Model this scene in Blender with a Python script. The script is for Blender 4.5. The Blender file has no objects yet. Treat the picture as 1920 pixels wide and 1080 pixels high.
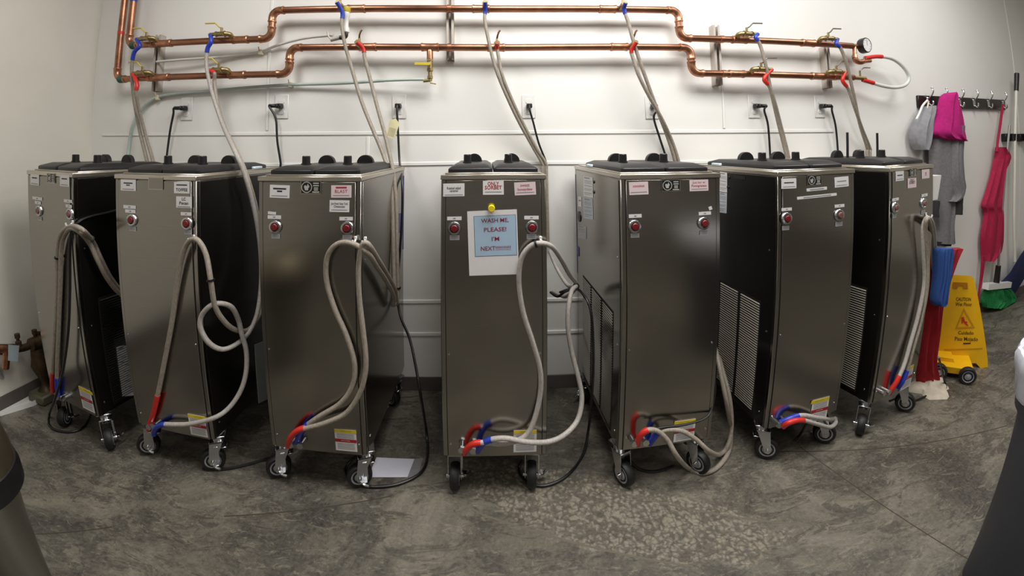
import bpy, bmesh, math, random
from mathutils import Vector, Matrix
random.seed(7)
sc = bpy.context.scene
COL = sc.collection

# ------------------------------------------------------------------ camera (a wide barrel-distorting phone panorama)
FPX = 615.7258
POLY = (1000.0 / FPX, -0.5580086, -0.0756139, 0.1568229)      # angle as a polynomial of radius in kilopixels
PCX, PCY = 960 - 39.3087, 540 - 293.3067
YAW, PIT, ROL = 0.0204788, -0.0440878, 0.0060896
CAMZ = 1.5
RM = (Matrix.Rotation(-ROL, 3, 'Y') @ Matrix.Rotation(PIT, 3, 'X') @ Matrix.Rotation(YAW, 3, 'Z'))
cam = bpy.data.cameras.new('camera')
camo = bpy.data.objects.new('camera', cam)
COL.objects.link(camo)
sc.camera = camo
cam.type = 'PANO'
cam.panorama_type = 'FISHEYE_LENS_POLYNOMIAL'
cam.sensor_fit = 'HORIZONTAL'
cam.sensor_width, cam.sensor_height = 19.2, 10.8
cam.fisheye_fov = math.pi
cam.fisheye_polynomial_k0 = 0.0
for k, c in enumerate(POLY):
    setattr(cam, 'fisheye_polynomial_k%d' % (k + 1), -c * 0.1 ** (k + 1))
cam.shift_x = (960 - PCX) / 1920
cam.shift_y = -(540 - PCY) / 1080
cam.clip_start = 0.02
_r, _f, _u = RM.transposed() @ Vector((1, 0, 0)), RM.transposed() @ Vector((0, 1, 0)), RM.transposed() @ Vector((0, 0, 1))
camo.matrix_world = Matrix(((_r.x, _u.x, -_f.x, 0), (_r.y, _u.y, -_f.y, 0), (_r.z, _u.z, -_f.z, CAMZ), (0, 0, 0, 1)))

# ------------------------------------------------------------------ world, lights, exposure
w = bpy.data.worlds.new('world')
sc.world = w
w.use_nodes = True
w.node_tree.nodes['Background'].inputs[0].default_value = (0.9, 0.92, 1.0, 1)
w.node_tree.nodes['Background'].inputs[1].default_value = 0.02
sc.view_settings.view_transform = 'Standard'
sc.view_settings.look = 'None'
sc.view_settings.gamma = 1.0
sc.view_settings.use_curve_mapping = False
sc.view_settings.exposure = 0.0


def area(loc, sx, sy, power, col=(1, 0.985, 0.955)):
    l = bpy.data.lights.new('ceiling_light', 'AREA')
    l.shape = 'RECTANGLE'
    l.size, l.size_y = sx, sy
    l.energy = power
    l.color = col
    o = bpy.data.objects.new('ceiling_light', l)
    o.location = loc
    COL.objects.link(o)
    return o


CEIL = 3.3
area((0.8, 0.95, CEIL - 0.06), 2.0, 0.8, 83)
area((3.2, 0.75, CEIL - 0.06), 0.8, 1.3, 40)
area((-1.35, 0.75, CEIL - 0.06), 0.5, 0.9, 24)
area((1.2, -2.2, CEIL - 0.06), 1.8, 1.4, 30)


# ------------------------------------------------------------------ pixel -> place
def ray(px, py):
    u, v = (px - PCX) / 1000, -(py - PCY) / 1000
    r = math.hypot(u, v) + 1e-12
    th = sum(c * r ** (k + 1) for k, c in enumerate(POLY))
    return RM.transposed() @ Vector((math.sin(th) * u / r, math.cos(th), math.sin(th) * v / r))


C0 = Vector((0, 0, CAMZ))


def onY(px, py, Y):
    d = ray(px, py)
    return C0 + d * (Y / d.y)


def onX(px, py, X):
    d = ray(px, py)
    return C0 + d * (X / d.x)


def onZ(px, py, Z=0.0):
    d = ray(px, py)
    return C0 + d * ((Z - CAMZ) / d.z)


def onP(px, py, P0, n):
    d = ray(px, py)
    return C0 + d * ((Vector(P0) - C0).dot(n) / d.dot(n))


# ------------------------------------------------------------------ materials
def lin(c):
    return tuple((x / 255 / 12.92) if x / 255 <= 0.04045 else ((x / 255 + 0.055) / 1.055) ** 2.4 for x in c)


MATS = {}


def mat(name, rgb, rough=0.5, metal=0.0, noise=0.06, scale=30.0, bump=0.0, stretch=None, spec=0.5, coat=0.0, alpha=1.0, trans=0.0, emit=0):
    if name in MATS:
        return MATS[name]
    m = bpy.data.materials.new(name)
    m.use_nodes = True
    nt = m.node_tree
    b = nt.nodes['Principled BSDF']
    c = lin(rgb)
    b.inputs['Roughness'].default_value = rough
    b.inputs['Metallic'].default_value = metal
    b.inputs['Specular IOR Level'].default_value = spec
    b.inputs['Coat Weight'].default_value = coat
    b.inputs['Alpha'].default_value = alpha
    b.inputs['Transmission Weight'].default_value = trans
    tc = nt.nodes.new('ShaderNodeTexCoord')
    mp = nt.nodes.new('ShaderNodeMapping')
    if stretch:
        mp.inputs['Scale'].default_value = stretch
    n = nt.nodes.new('ShaderNodeTexNoise')
    n.inputs['Scale'].default_value = scale
    n.inputs['Detail'].default_value = 4
    nt.links.new(tc.outputs['Object'], mp.inputs[0])
    nt.links.new(mp.outputs[0], n.inputs['Vector'])
    r = nt.nodes.new('ShaderNodeValToRGB')
    r.color_ramp.elements[0].position = 0.3
    r.color_ramp.elements[1].position = 0.7
    r.color_ramp.elements[0].color = (*[max(0, x * (1 - noise)) for x in c], 1)
    r.color_ramp.elements[1].color = (*[min(1, x * (1 + noise)) for x in c], 1)
    nt.links.new(n.outputs['Fac'], r.inputs[0])
    nt.links.new(r.outputs[0], b.inputs['Base Color'])
    if bump:
        bn = nt.nodes.new('ShaderNodeBump')
        bn.inputs['Strength'].default_value = bump
        bn.inputs['Distance'].default_value = 0.002
        nt.links.new(n.outputs['Fac'], bn.inputs['Height'])
        nt.links.new(bn.outputs[0], b.inputs['Normal'])
    MATS[name] = m
    return m


STEEL = mat('brushed_steel', (156, 152, 146), 0.19, 1.0, 0.05, 6, 0.02, (1, 1, 90))
STEEL_TRIM = mat('steel_trim', (205, 198, 188), 0.3, 1.0, 0.04, 8)
CHROME = mat('zinc_chrome', (200, 202, 205), 0.22, 1.0, 0.04, 20)
BLACKP = mat('black_plastic', (22, 22, 23), 0.38, 0, 0.15, 40, 0.05)
RUBBER = mat('black_rubber', (20, 20, 21), 0.55, 0, 0.2, 60, 0.1)
SEAM = mat('dark_seam', (16, 15, 14), 0.7)
HUB = mat('grey_hub', (150, 152, 156), 0.4, 0.3)
WHITE = mat('white_paper', (225, 222, 222), 0.6, 0, 0.02)
PINKP = mat('pink_paper', (224, 205, 207), 0.6, 0, 0.02)
INK = mat('black_ink', (40, 40, 46), 0.7)
GREYINK = mat('grey_ink', (140, 140, 146), 0.7)
REDINK = mat('red_ink', (170, 45, 60), 0.7)
REDB = mat('red_button', (112, 22, 28), 0.35, 0, 0.1)
YEL = mat('yellow_label', (225, 200, 50), 0.5)
REDL = mat('red_label', (165, 32, 36), 0.5)
PLATE = mat('data_plate', (185, 186, 190), 0.4, 0.3)
HOSE = mat('braided_hose', (150, 140, 128), 0.5, 0, 0.22, 160, 0.25, (1, 1, 0.35))
HOSEW = mat('braided_hose_pale', (168, 162, 156), 0.5, 0, 0.18, 160, 0.25, (1, 1, 0.35))
REDH = mat('red_sleeve', (205, 45, 38), 0.35, 0, 0.08)
BLUEH = mat('blue_sleeve', (38, 60, 170), 0.35, 0, 0.1)
COPPER = mat('copper_pipe', (164, 116, 92), 0.32, 1.0, 0.28, 14, 0.0, (0.6, 1, 1))
COPPERD = mat('copper_fitting', (182, 130, 102), 0.36, 1.0, 0.25, 30)
BRASS = mat('brass', (158, 140, 100), 0.42, 1.0, 0.15, 30)
PATINA = mat('green_patina', (52, 92, 78), 0.7, 0, 0.35, 40)
YELH = mat('yellow_grip', (200, 178, 60), 0.45)
GALV = mat('galvanised_steel', (186, 178, 170), 0.5, 0.25, 0.08, 20)
CLEAR = mat('clear_tube', (205, 206, 200), 0.3, 0, 0.04, 20)
TEAL = mat('teal_tube', (178, 192, 186), 0.3, 0, 0.08, 8)
CREAM = mat('cream_clip', (214, 206, 180), 0.5)
PLASTW = mat('white_plastic', (228, 227, 224), 0.4, 0, 0.02)
CORD = mat('black_cord', (18, 18, 19), 0.42, 0, 0.15)
SIDE_REFL = mat('side_dark_reflection', (17, 16, 15), 0.22, 0, 0.1, 10)  # steel sides; their dark reflections are put into the colour
LOUV = mat('louvre_steel_lit', (170, 164, 152), 0.45, 0.35, 0.05, 10)  # steel slats, paler: the ceiling light they reflect is painted in
BASEM = mat('baseboard', (92, 84, 80), 0.5, 0, 0.08, 8)
WALLM = mat('wall_white', (232, 230, 226), 0.42, 0, 0.012, 5, 0.02)
WALLL = mat('wall_left_paint', (214, 210, 200), 0.55, 0, 0.02, 5, 0.02)
TRIMM = mat('wall_trim', (238, 237, 234), 0.35, 0, 0.01)
CEILM = mat('ceiling_paint', (205, 203, 198), 0.8)
FARM = mat('far_wall', (160, 156, 150), 0.7, 0, 0.25, 1.2)


# ------------------------------------------------------------------ mesh builder
class B:
    def __init__(s):
        s.v, s.f = [], []

    def add(s, vs, fs):
        n = len(s.v)
        s.v += [Vector(x) for x in vs]
        s.f += [tuple(i + n for i in f) for f in fs]
        return s

    def box(s, x0, x1, y0, y1, z0, z1, bev=0.0, M=None, seg=1):
        if bev <= 0:
            vs = [Vector((x, y, z)) for z in (z0, z1) for y in (y0, y1) for x in (x0, x1)]
            fs = [(0, 2, 3, 1), (4, 5, 7, 6), (0, 1, 5, 4), (2, 6, 7, 3), (0, 4, 6, 2), (1, 3, 7, 5)]
        else:
            bm = bmesh.new()
            bmesh.ops.create_cube(bm, size=1)
            for q in bm.verts:
                q.co = Vector(((x0 + x1) / 2 + q.co.x * (x1 - x0), (y0 + y1) / 2 + q.co.y * (y1 - y0), (z0 + z1) / 2 + q.co.z * (z1 - z0)))
            bmesh.ops.bevel(bm, geom=bm.edges[:], offset=bev, segments=seg, affect='EDGES', profile=0.5)
            bm.verts.index_update()
            vs = [q.co.copy() for q in bm.verts]
            fs = [tuple(q.index for q in f.verts) for f in bm.faces]
            bm.free()
        if M is not None:
            vs = [M @ q for q in vs]
        return s.add(vs, fs)

    def cyl(s, p0, p1, r0, r1=None, n=14, caps=True):
        r1 = r0 if r1 is None else r1
        p0, p1 = Vector(p0), Vector(p1)
        d = (p1 - p0).normalized()
        a = d.orthogonal().normalized()
        b = d.cross(a)
        vs, fs = [], []
        for p, r in ((p0, r0), (p1, r1)):
            for k in range(n):
                t = 2 * math.pi * k / n
                vs.append(p + a * (r * math.cos(t)) + b * (r * math.sin(t)))
        for k in range(n):
            fs.append((k, (k + 1) % n, n + (k + 1) % n, n + k))
        if caps:
            fs.append(tuple(range(n - 1, -1, -1)))
            fs.append(tuple(range(n, 2 * n)))
        return s.add(vs, fs)

    def tube(s, pts, r, n=8, sub=6, caps=True):
        P = spline(pts, sub) if sub > 1 else [Vector(p) for p in pts]
        m = len(P)
        rs = r if isinstance(r, (list, tuple)) else [r] * m
        if len(rs) != m:
            rs = [rs[min(len(rs) - 1, int(round(i * (len(rs) - 1) / (m - 1))))] for i in range(m)]
        vs, fs = [], []
        up = None
        for i, p in enumerate(P):
            t = (P[min(i + 1, m - 1)] - P[max(i - 1, 0)])
            t = t.normalized() if t.length > 1e-9 else Vector((0, 0, 1))
            if up is None:
                up = t.orthogonal().normalized()
            up = (up - t * up.dot(t))
            up = up.normalized() if up.length > 1e-6 else t.orthogonal().normalized()
            b = t.cross(up)
            for k in range(n):
                a = 2 * math.pi * k / n
                vs.append(p + up * (rs[i] * math.cos(a)) + b * (rs[i] * math.sin(a)))
        for i in range(m - 1):
            for k in range(n):
                fs.append((i * n + k, i * n + (k + 1) % n, (i + 1) * n + (k + 1) % n, (i + 1) * n + k))
        if caps:
            fs.append(tuple(range(n - 1, -1, -1)))
            fs.append(tuple(range((m - 1) * n, m * n)))
        return s.add(vs, fs)

    def lathe(s, c, prof, n=32, axis='z'):
        """prof: list of (radius, height) from bottom to top, round c"""
        c = Vector(c)
        vs, fs = [], []
        m = len(prof)
        for r, h in prof:
            for k in range(n):
                t = 2 * math.pi * k / n
                if axis == 'z':
                    q = Vector((r * math.cos(t), r * math.sin(t), h))
                elif axis == 'y':
                    q = Vector((r * math.cos(t), h, -r * math.sin(t)))
                else:
                    q = Vector((h, r * math.cos(t), r * math.sin(t)))
                vs.append(c + q)
        for i in range(m - 1):
            for k in range(n):
                fs.append((i * n + k, i * n + (k + 1) % n, (i + 1) * n + (k + 1) % n, (i + 1) * n + k))
        if prof[0][0] > 1e-5:
            fs.append(tuple(range(n - 1, -1, -1)))
        if prof[-1][0] > 1e-5:
            fs.append(tuple(range((m - 1) * n, m * n)))
        return s.add(vs, fs)

    def prism(s, poly, f0, f1):
        """poly of (u, v); f0 / f1 map (u, v) to the two faces"""
        n = len(poly)
        vs = [f0(u, v) for u, v in poly] + [f1(u, v) for u, v in poly]
        fs = [tuple(range(n)), tuple(range(2 * n - 1, n - 1, -1))]
        fs += [(k, n + k, n + (k + 1) % n, (k + 1) % n) for k in range(n)]
        return s.add(vs, fs)


def spline(pts, sub=6):
    P = [Vector(p) for p in pts]
    if len(P) < 3:
        return P
    out = []
    for i in range(len(P) - 1):
        p0, p1, p2, p3 = P[max(i - 1, 0)], P[i], P[i + 1], P[min(i + 2, len(P) - 1)]
        for k in range(sub):
            t = k / sub
            out.append(0.5 * ((2 * p1) + (p2 - p0) * t + (2 * p0 - 5 * p1 + 4 * p2 - p3) * t * t + (3 * p1 - p0 - 3 * p2 + p3) * t ** 3))
    out.append(P[-1])
    return out


FRAME = {}


def mesh_from(name, vs, fs, m, smooth=True, fixn=True):
    me = bpy.data.meshes.new(name)
    me.from_pydata([tuple(v) for v in vs], [], fs)
    me.materials.append(m)
    if fixn:
        bm = bmesh.new()
        bm.from_mesh(me)
        bmesh.ops.recalc_face_normals(bm, faces=bm.faces)
        bm.to_mesh(me)
        bm.free()
    if smooth and len(me.polygons):
        me.polygons.foreach_set('use_smooth', [True] * len(me.polygons))
        me.set_sharp_from_angle(angle=math.radians(38))
    me.update()
    return me


def thing(name, label, cat, loc=(0, 0, 0), rotz=0.0, group=None):
    o = bpy.data.objects.new(name, None)
    o.empty_display_size = 0.05
    COL.objects.link(o)
    o.location = loc
    o.rotation_euler = (0, 0, rotz)
    o['label'], o['category'] = label, cat
    if group:
        o['group'] = group
    FRAME[o.name] = Matrix.Translation(Vector(loc)) @ Matrix.Rotation(rotz, 4, 'Z')
    return o


def part(b, name, m, parent, world=False, label=None, smooth=True):
    vs = b.v
    F = FRAME.get(parent.name, Matrix.Identity(4))
    if world:
        I = F.inverted()
        vs = [I @ v for v in vs]
    o = bpy.data.objects.new(name, mesh_from(name, vs, b.f, m, smooth))
    COL.objects.link(o)
    o.parent = parent
    FRAME[o.name] = F
    if label:
        o['label'] = label
    return o


def solo(b, name, m, label=None, cat=None, group=None, kind=None, smooth=True):
    """one mesh of world coordinates as a top-level object, origin at its base"""
    xs = [v.x for v in b.v]; ys = [v.y for v in b.v]; zs = [v.z for v in b.v]
    c = Vector(((min(xs) + max(xs)) / 2, (min(ys) + max(ys)) / 2, min(zs)))
    o = bpy.data.objects.new(name, mesh_from(name, [v - c for v in b.v], b.f, m, smooth))
    o.location = c
    COL.objects.link(o)
    FRAME[o.name] = Matrix.Translation(c)
    if label: o['label'] = label
    if cat: o['category'] = cat
    if group: o['group'] = group
    if kind: o['kind'] = kind
    return o


def put(me, name, parent, loc=(0, 0, 0), rot=(0, 0, 0)):
    o = bpy.data.objects.new(name, me)
    COL.objects.link(o)
    o.parent = parent
    o.location, o.rotation_euler = loc, rot
    return o


_tc = {}


def text_geo(s, bold=0.0):
    """verts (2-D, height of a capital = 1, left = 0) and faces of a word"""
    if (s, bold) in _tc:
        return _tc[(s, bold)]
    cu = bpy.data.curves.new('t', 'FONT')
    cu.body = s
    cu.size = 1.0
    cu.offset = bold
    cu.resolution_u = 2
    o = bpy.data.objects.new('t', cu)
    COL.objects.link(o)
    dg = bpy.context.evaluated_depsgraph_get()
    me = bpy.data.meshes.new_from_object(o.evaluated_get(dg))
    vs = [(v.co.x, v.co.y) for v in me.vertices]
    fs = [tuple(p.vertices) for p in me.polygons]
    bpy.data.objects.remove(o)
    bpy.data.curves.remove(cu)
    bpy.data.meshes.remove(me)
    x0 = min(v[0] for v in vs); x1 = max(v[0] for v in vs)
    y1 = 0.69
    vs = [((v[0] - x0) / y1, v[1] / y1) for v in vs]
    _tc[(s, bold)] = (vs, fs, (x1 - x0) / y1)
    return _tc[(s, bold)]


def text_on(b, s, fn, cx, cy, width=None, h=None, rot=0.0, bold=0.0):
    """lay the word s on the surface fn(u, v), centred on cx, cy, so wide or so tall"""
    vs, fs, wd = text_geo(s, bold)
    k = h if h else width / wd
    kx = width / wd if width else k
    c_, s_ = math.cos(rot), math.sin(rot)
    out = []
    for x, y in vs:
        u, v = (x - wd / 2) * kx, (y - 0.5) * k
        out.append(fn(cx + u * c_ - v * s_, cy + u * s_ + v * c_))
    return b.add(out, fs)
# ------------------------------------------------------------------ the room
D = 2.142                 # back wall
XL, XR, YB = -2.70, 6.0, -3.4


def floor_material():
    m = bpy.data.materials.new('stained_concrete')
    m.use_nodes = True
    nt = m.node_tree
    L = nt.links.new
    N = nt.nodes.new
    b = nt.nodes['Principled BSDF']
    g = N('ShaderNodeNewGeometry')

    def noise(scale, detail=6, rough=0.6, vec=None, dist=0.0):
        n = N('ShaderNodeTexNoise')
        n.inputs['Scale'].default_value = scale
        n.inputs['Detail'].default_value = detail
        n.inputs['Roughness'].default_value = rough
        n.inputs['Distortion'].default_value = dist
        L(vec or g.outputs['Position'], n.inputs['Vector'])
        return n.outputs['Fac']

    def ramp(f, a, b_, ca, cb):
        r = N('ShaderNodeValToRGB')
        r.color_ramp.elements[0].position, r.color_ramp.elements[1].position = a, b_
        r.color_ramp.elements[0].color, r.color_ramp.elements[1].color = (*ca, 1), (*cb, 1)
        L(f, r.inputs[0])
        return r.outputs[0]

    def mix(f, c1, c2, mode='MIX'):
        x = N('ShaderNodeMix')
        x.data_type = 'RGBA'
        x.blend_type = mode
        if isinstance(f, float):
            x.inputs[0].default_value = f
        else:
            L(f, x.inputs[0])
        for i, c in ((6, c1), (7, c2)):
            if isinstance(c, tuple):
                x.inputs[i].default_value = (*c, 1)
            else:
                L(c, x.inputs[i])
        return x.outputs[2]

    def mth(op, a, b2=None):
        x = N('ShaderNodeMath')
        x.operation = op
        for i, q in ((0, a), (1, b2)):
            if q is None:
                continue
            if isinstance(q, (int, float)):
                x.inputs[i].default_value = q
            else:
                L(q, x.inputs[i])
        return x.outputs[0]

    big = noise(1.5, 9, 0.74, dist=0.9)
    mp = N('ShaderNodeMapping')
    mp.inputs['Scale'].default_value = (1.0, 2.6, 1.0)
    mp.inputs['Rotation'].default_value = (0, 0, 0.25)
    L(g.outputs['Position'], mp.inputs[0])
    mid = noise(4.2, 10, 0.78, mp.outputs[0], 1.0)
    fine = noise(60, 4, 0.7)
    col = ramp(big, 0.38, 0.62, lin((46, 41, 34)), lin((118, 112, 99)))
    col = mix(ramp(mid, 0.5, 0.56, (0, 0, 0), (0.75, 0.75, 0.75)), col, lin((52, 46, 38)))
    sp = noise(11, 9, 0.8, mp.outputs[0], 1.4)
    col = mix(ramp(sp, 0.55, 0.6, (0, 0, 0), (0.6, 0.6, 0.6)), col, lin((132, 125, 108)))
    # rough patch of old mortar: an ellipse on the floor
    sx = N('ShaderNodeSeparateXYZ')
    L(g.outputs['Position'], sx.inputs[0])
    cc, ax = onZ(1150, 965), onZ(1430, 1010)
    a = math.atan2(ax.y - cc.y, ax.x - cc.x)
    dx, dy = mth('SUBTRACT', sx.outputs[0], cc.x), mth('SUBTRACT', sx.outputs[1], cc.y)
    pu = mth('ADD', mth('MULTIPLY', dx, math.cos(a)), mth('MULTIPLY', dy, math.sin(a)))
    pv = mth('ADD', mth('MULTIPLY', dx, -math.sin(a)), mth('MULTIPLY', dy, math.cos(a)))
    d2 = mth('ADD', mth('POWER', mth('ABSOLUTE', mth('DIVIDE', pu, 0.70)), 2.0), mth('POWER', mth('ABSOLUTE', mth('DIVIDE', pv, 0.19)), 2.0))
    d2 = mth('ADD', d2, mth('MULTIPLY', mth('SUBTRACT', noise(7, 5), 0.5), 1.6))
    patch = ramp(d2, 0.75, 1.1, (1, 1, 1), (0, 0, 0))
    vo = N('ShaderNodeTexVoronoi')
    vo.inputs['Scale'].default_value = 52
    vo.inputs['Randomness'].default_value = 1
    wn = N('ShaderNodeTexNoise')
    wn.inputs['Scale'].default_value = 26
    wn.inputs['Detail'].default_value = 4
    L(g.outputs['Position'], wn.inputs['Vector'])
    wv = N('ShaderNodeVectorMath')
    wv.operation = 'MULTIPLY_ADD'
    L(wn.outputs['Color'], wv.inputs[0])
    wv.inputs[1].default_value = (.05, .05, .05)
    L(g.outputs['Position'], wv.inputs[2])
    L(wv.outputs[0], vo.inputs['Vector'])
    lv = mth('ADD', vo.outputs['Distance'], mth('MULTIPLY', mth('SUBTRACT', noise(9, 5, .7), .5), 1.1))
    lump = ramp(lv, 0.22, 0.62, lin((150, 141, 124)), lin((80, 73, 62)))
    col = mix(mth('MULTIPLY', patch, 0.65), col, lump)
    col = mix(0.12, col, ramp(fine, 0.3, 0.7, (0.02, 0.02, 0.02), (0.5, 0.48, 0.44)))
    L(col, b.inputs['Base Color'])
    rg = ramp(mid, 0.3, 0.7, (0.26,) * 3, (0.5,) * 3)
    L(rg, b.inputs['Roughness'])
    b.inputs['Specular IOR Level'].default_value = 0.4
    h = mth('ADD', mth('MULTIPLY', fine, 0.25), mth('MULTIPLY', mth('MULTIPLY', patch, mth('SUBTRACT', 1.0, vo.outputs['Distance'])), 1.2))
    h = mth('ADD', h, mth('MULTIPLY', sp, 0.5))
    bn = N('ShaderNodeBump')
    bn.inputs['Strength'].default_value = 0.35
    bn.inputs['Distance'].default_value = 0.006
    L(h, bn.inputs['Height'])
    L(bn.outputs[0], b.inputs['Normal'])
    return m


FLOORM = floor_material()
flo = solo(B().box(XL - 0.1, XR + 0.1, YB - 0.1, D + 0.1, -0.1, 0), 'floor', FLOORM, kind='structure')
wall_back = solo(B().box(XL - 0.1, XR + 0.1, D, D + 0.1, 0, CEIL), 'wall_back', WALLM, kind='structure')
solo(B().box(XL - 0.1, XL, YB, D, 0, CEIL), 'wall_left', WALLL, kind='structure')
solo(B().box(XR, XR + 0.1, YB, D, 0, CEIL), 'wall_right', WALLL, kind='structure')
solo(B().box(XL - 0.1, XR + 0.1, YB - 0.1, YB, 0, CEIL), 'wall_front', FARM, kind='structure')
solo(B().box(XL - 0.1, XR + 0.1, YB - 0.1, D + 0.1, CEIL, CEIL + 0.1), 'ceiling', CEILM, kind='structure')
solo(B().box(XL, XR, D - 0.008, D - 0.0005, 0.0, 0.088, 0.002), 'baseboard_back', BASEM, kind='structure')
solo(B().box(XL + 0.0005, XL + 0.008, YB, D - 0.01, 0.0, 0.105, 0.002), 'baseboard_left', BASEM, kind='structure')
# joints cut in the concrete
for nm, (a, b_) in (('a', ((1500, 838), (1862, 1075))), ('b', ((1430, 845), (1888, 798))), ('c', ((52, 1002), (210, 988))), ('d', ((420, 968), (735, 930))),
                    ('e', ((800, 905), (905, 965))), ('f', ((905, 965), (1300, 1062))), ('g', ((1120, 912), (1520, 985)))):
    p, q = onZ(*a), onZ(*b_)
    t = (q - p).normalized()
    n_ = Vector((-t.y, t.x, 0)) * (0.003 if nm in 'abcd' else 0.0045)
    bb = B().add([p - n_ + Vector((0, 0, .0002)), q - n_ + Vector((0, 0, .0002)), q + n_ + Vector((0, 0, .0002)), p + n_ + Vector((0, 0, .0002)),
                  p - n_ + Vector((0, 0, -.004)), q - n_ + Vector((0, 0, -.004)), q + n_ + Vector((0, 0, -.004)), p + n_ + Vector((0, 0, -.004))],
                 [(0, 1, 2, 3), (7, 6, 5, 4), (0, 4, 5, 1), (1, 5, 6, 2), (2, 6, 7, 3), (3, 7, 4, 0)])
    part(bb, 'floor_joint', mat('joint_dirt', (62, 54, 42), 0.8) if nm in 'abcd' else mat('mortar_ridge', (98, 91, 78), 0.7), flo, world=True)
# horizontal and vertical mouldings between the wall panels
tn = 0


def trim_h(px, py, x0, x1, hh=0.011):
    global tn
    tn += 1
    z = onY(px, py, D).z
    solo(B().box(x0, x1, D - 0.007, D - 0.0003, z - hh, z + hh, 0.003), 'trim_%d' % tn, TRIMM, kind='structure')


def trim_v(px, py, z0, z1):
    global tn
    tn += 1
    x = onY(px, py, D).x
    solo(B().box(x - 0.009, x + 0.009, D - 0.005, D - 0.0003, z0, z1, 0.002), 'trim_%d' % tn, TRIMM, kind='structure')
    return x


zr = onY(850, 249, D).z
trim_h(850, 249, XL + 0.1, onY(1562, 241, D).x)
trim_h(800, 307, XL + 0.1, onY(1562, 241, D).x)
trim_h(800, 565, XL + 0.1, 2.6)
trim_h(800, 626, XL + 0.1, 2.6)
trim_v(505, 120, zr + .02, CEIL - 0.02)
trim_v(690, 280, 0.12, zr - .02)
trim_v(1352, 120, zr + .02, CEIL - 0.02)
trim_v(1898, 100, 0.12, CEIL - 0.02)

# ------------------------------------------------------------------ the machines
W, LD, ZB, ZT, YF = 0.437, 0.66, 0.192, 1.382, 1.422
MX = [-2.085, -1.428, -.721, .038, .782, 1.489, 2.125]
MDY = [-.004, -.005, .004, .005, -.001, -.003, .007]
MYAW = [math.radians(a) for a in (-8, -1.1, -1.8, -.3, 1.1, 1.0, 8)]
MM = [Matrix.Translation((MX[i], YF + MDY[i], 0)) @ Matrix.Rotation(MYAW[i], 4, 'Z') for i in range(7)]
MI = [m.inverted() for m in MM]


def fl(i, px, py, off=0.0):
    """pixel -> machine-local (x, z) on the front plane (off metres proud of it)"""
    o, d = MI[i] @ C0, MI[i].to_3x3() @ ray(px, py)
    t = (-off - o.y) / d.y
    p = o + d * t
    return p.x, p.z


def sl(i, px, py, side):
    """pixel -> machine-local (y, z) on the left (-1) or right (+1) plane"""
    o, d = MI[i] @ C0, MI[i].to_3x3() @ ray(px, py)
    t = (side * W / 2 - o.x) / d.x
    p = o + d * t
    return p.y, p.z


def fw(i, px, py, off):
    """pixel -> world point so far in front of machine i"""
    x, z = fl(i, px, py, off)
    return MM[i] @ Vector((x, -off, z))


# shared caster meshes
def caster_meshes():
    f = B()
    f.box(-0.036, 0.036, -0.036, 0.036, ZB - 0.006, ZB, 0.002)
    f.cyl((0, 0, ZB - 0.03), (0, 0, ZB - 0.006), 0.027, n=18)
    f.box(-0.03, 0.03, -0.024, 0.038, ZB - 0.038, ZB - 0.03, 0.002)
    for s in (-1, 1):
        x0, x1 = (s * 0.027, s * 0.030)
        poly = [(-0.022, ZB - 0.03), (0.036, ZB - 0.03), (0.05, 0.067), (0.047, 0.044), (0.026, 0.044)]
        f.prism(poly, lambda u, v: (x0, u, v), lambda u, v: (x1, u, v))
    f.cyl((-0.038, 0.036, 0.056), (0.038, 0.036, 0.056), 0.009, n=10)
    wheel = B().lathe((0, 0.036, 0.056), [(0.037, -0.018), (0.050, -0.02), (0.055, -0.013), (0.056, 0), (0.055, 0.013), (0.050, 0.02), (0.037, 0.018)], 28, 'x')
    hub = B().lathe((0, 0.036, 0.056), [(0.012, -0.0215), (0.018, -0.0205), (0.025, -0.0165), (0.033, -0.0185), (0.0375, -0.0195), (0.0375, 0.0195), (0.033, 0.0185), (0.025, 0.0165), (0.02, 0.0205), (0.012, 0.0215)], 22, 'x')
    br = B()
    br.box(-0.022, 0.022, -0.034, -0.006, 0.118, 0.124, 0.002)
    br.box(-0.005, 0.005, -0.01, 0.0, 0.118, 0.155, 0.001)
    br.box(-0.05, -0.03, 0.005, 0.03, 0.05, 0.055, 0.001)
    br.box(-0.034, -0.029, 0.0, 0.02, 0.05, 0.14, 0.001)
    br.tube([(-0.03, 0.036, 0.056), (-0.05, 0.02, 0.045), (-0.065, 0.0, 0.045)], 0.006, 6, 3)
    return [(n, mesh_from(n, q.v, q.f, m)) for n, q, m in (('caster', f, CHROME), ('wheel', wheel, RUBBER), ('hub', hub, HUB), ('brake_lever', br, CHROME))]


CASTER = caster_meshes()
SCREW = mesh_from('screw', *(lambda q: (q.v, q.f))(B().lathe((0, 0, 0), [(0.0045, 0.0005), (0.004, -0.0018), (0.0, -0.0028)], 8, 'y')), CHROME)
slat_b = B().prism([(0, -0.0045), (0.0045, 0.0), (0, 0.0035)], lambda u, v: (-u, 0, v), lambda u, v: (-u, 1, v))
SLAT_M = STEEL


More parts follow.
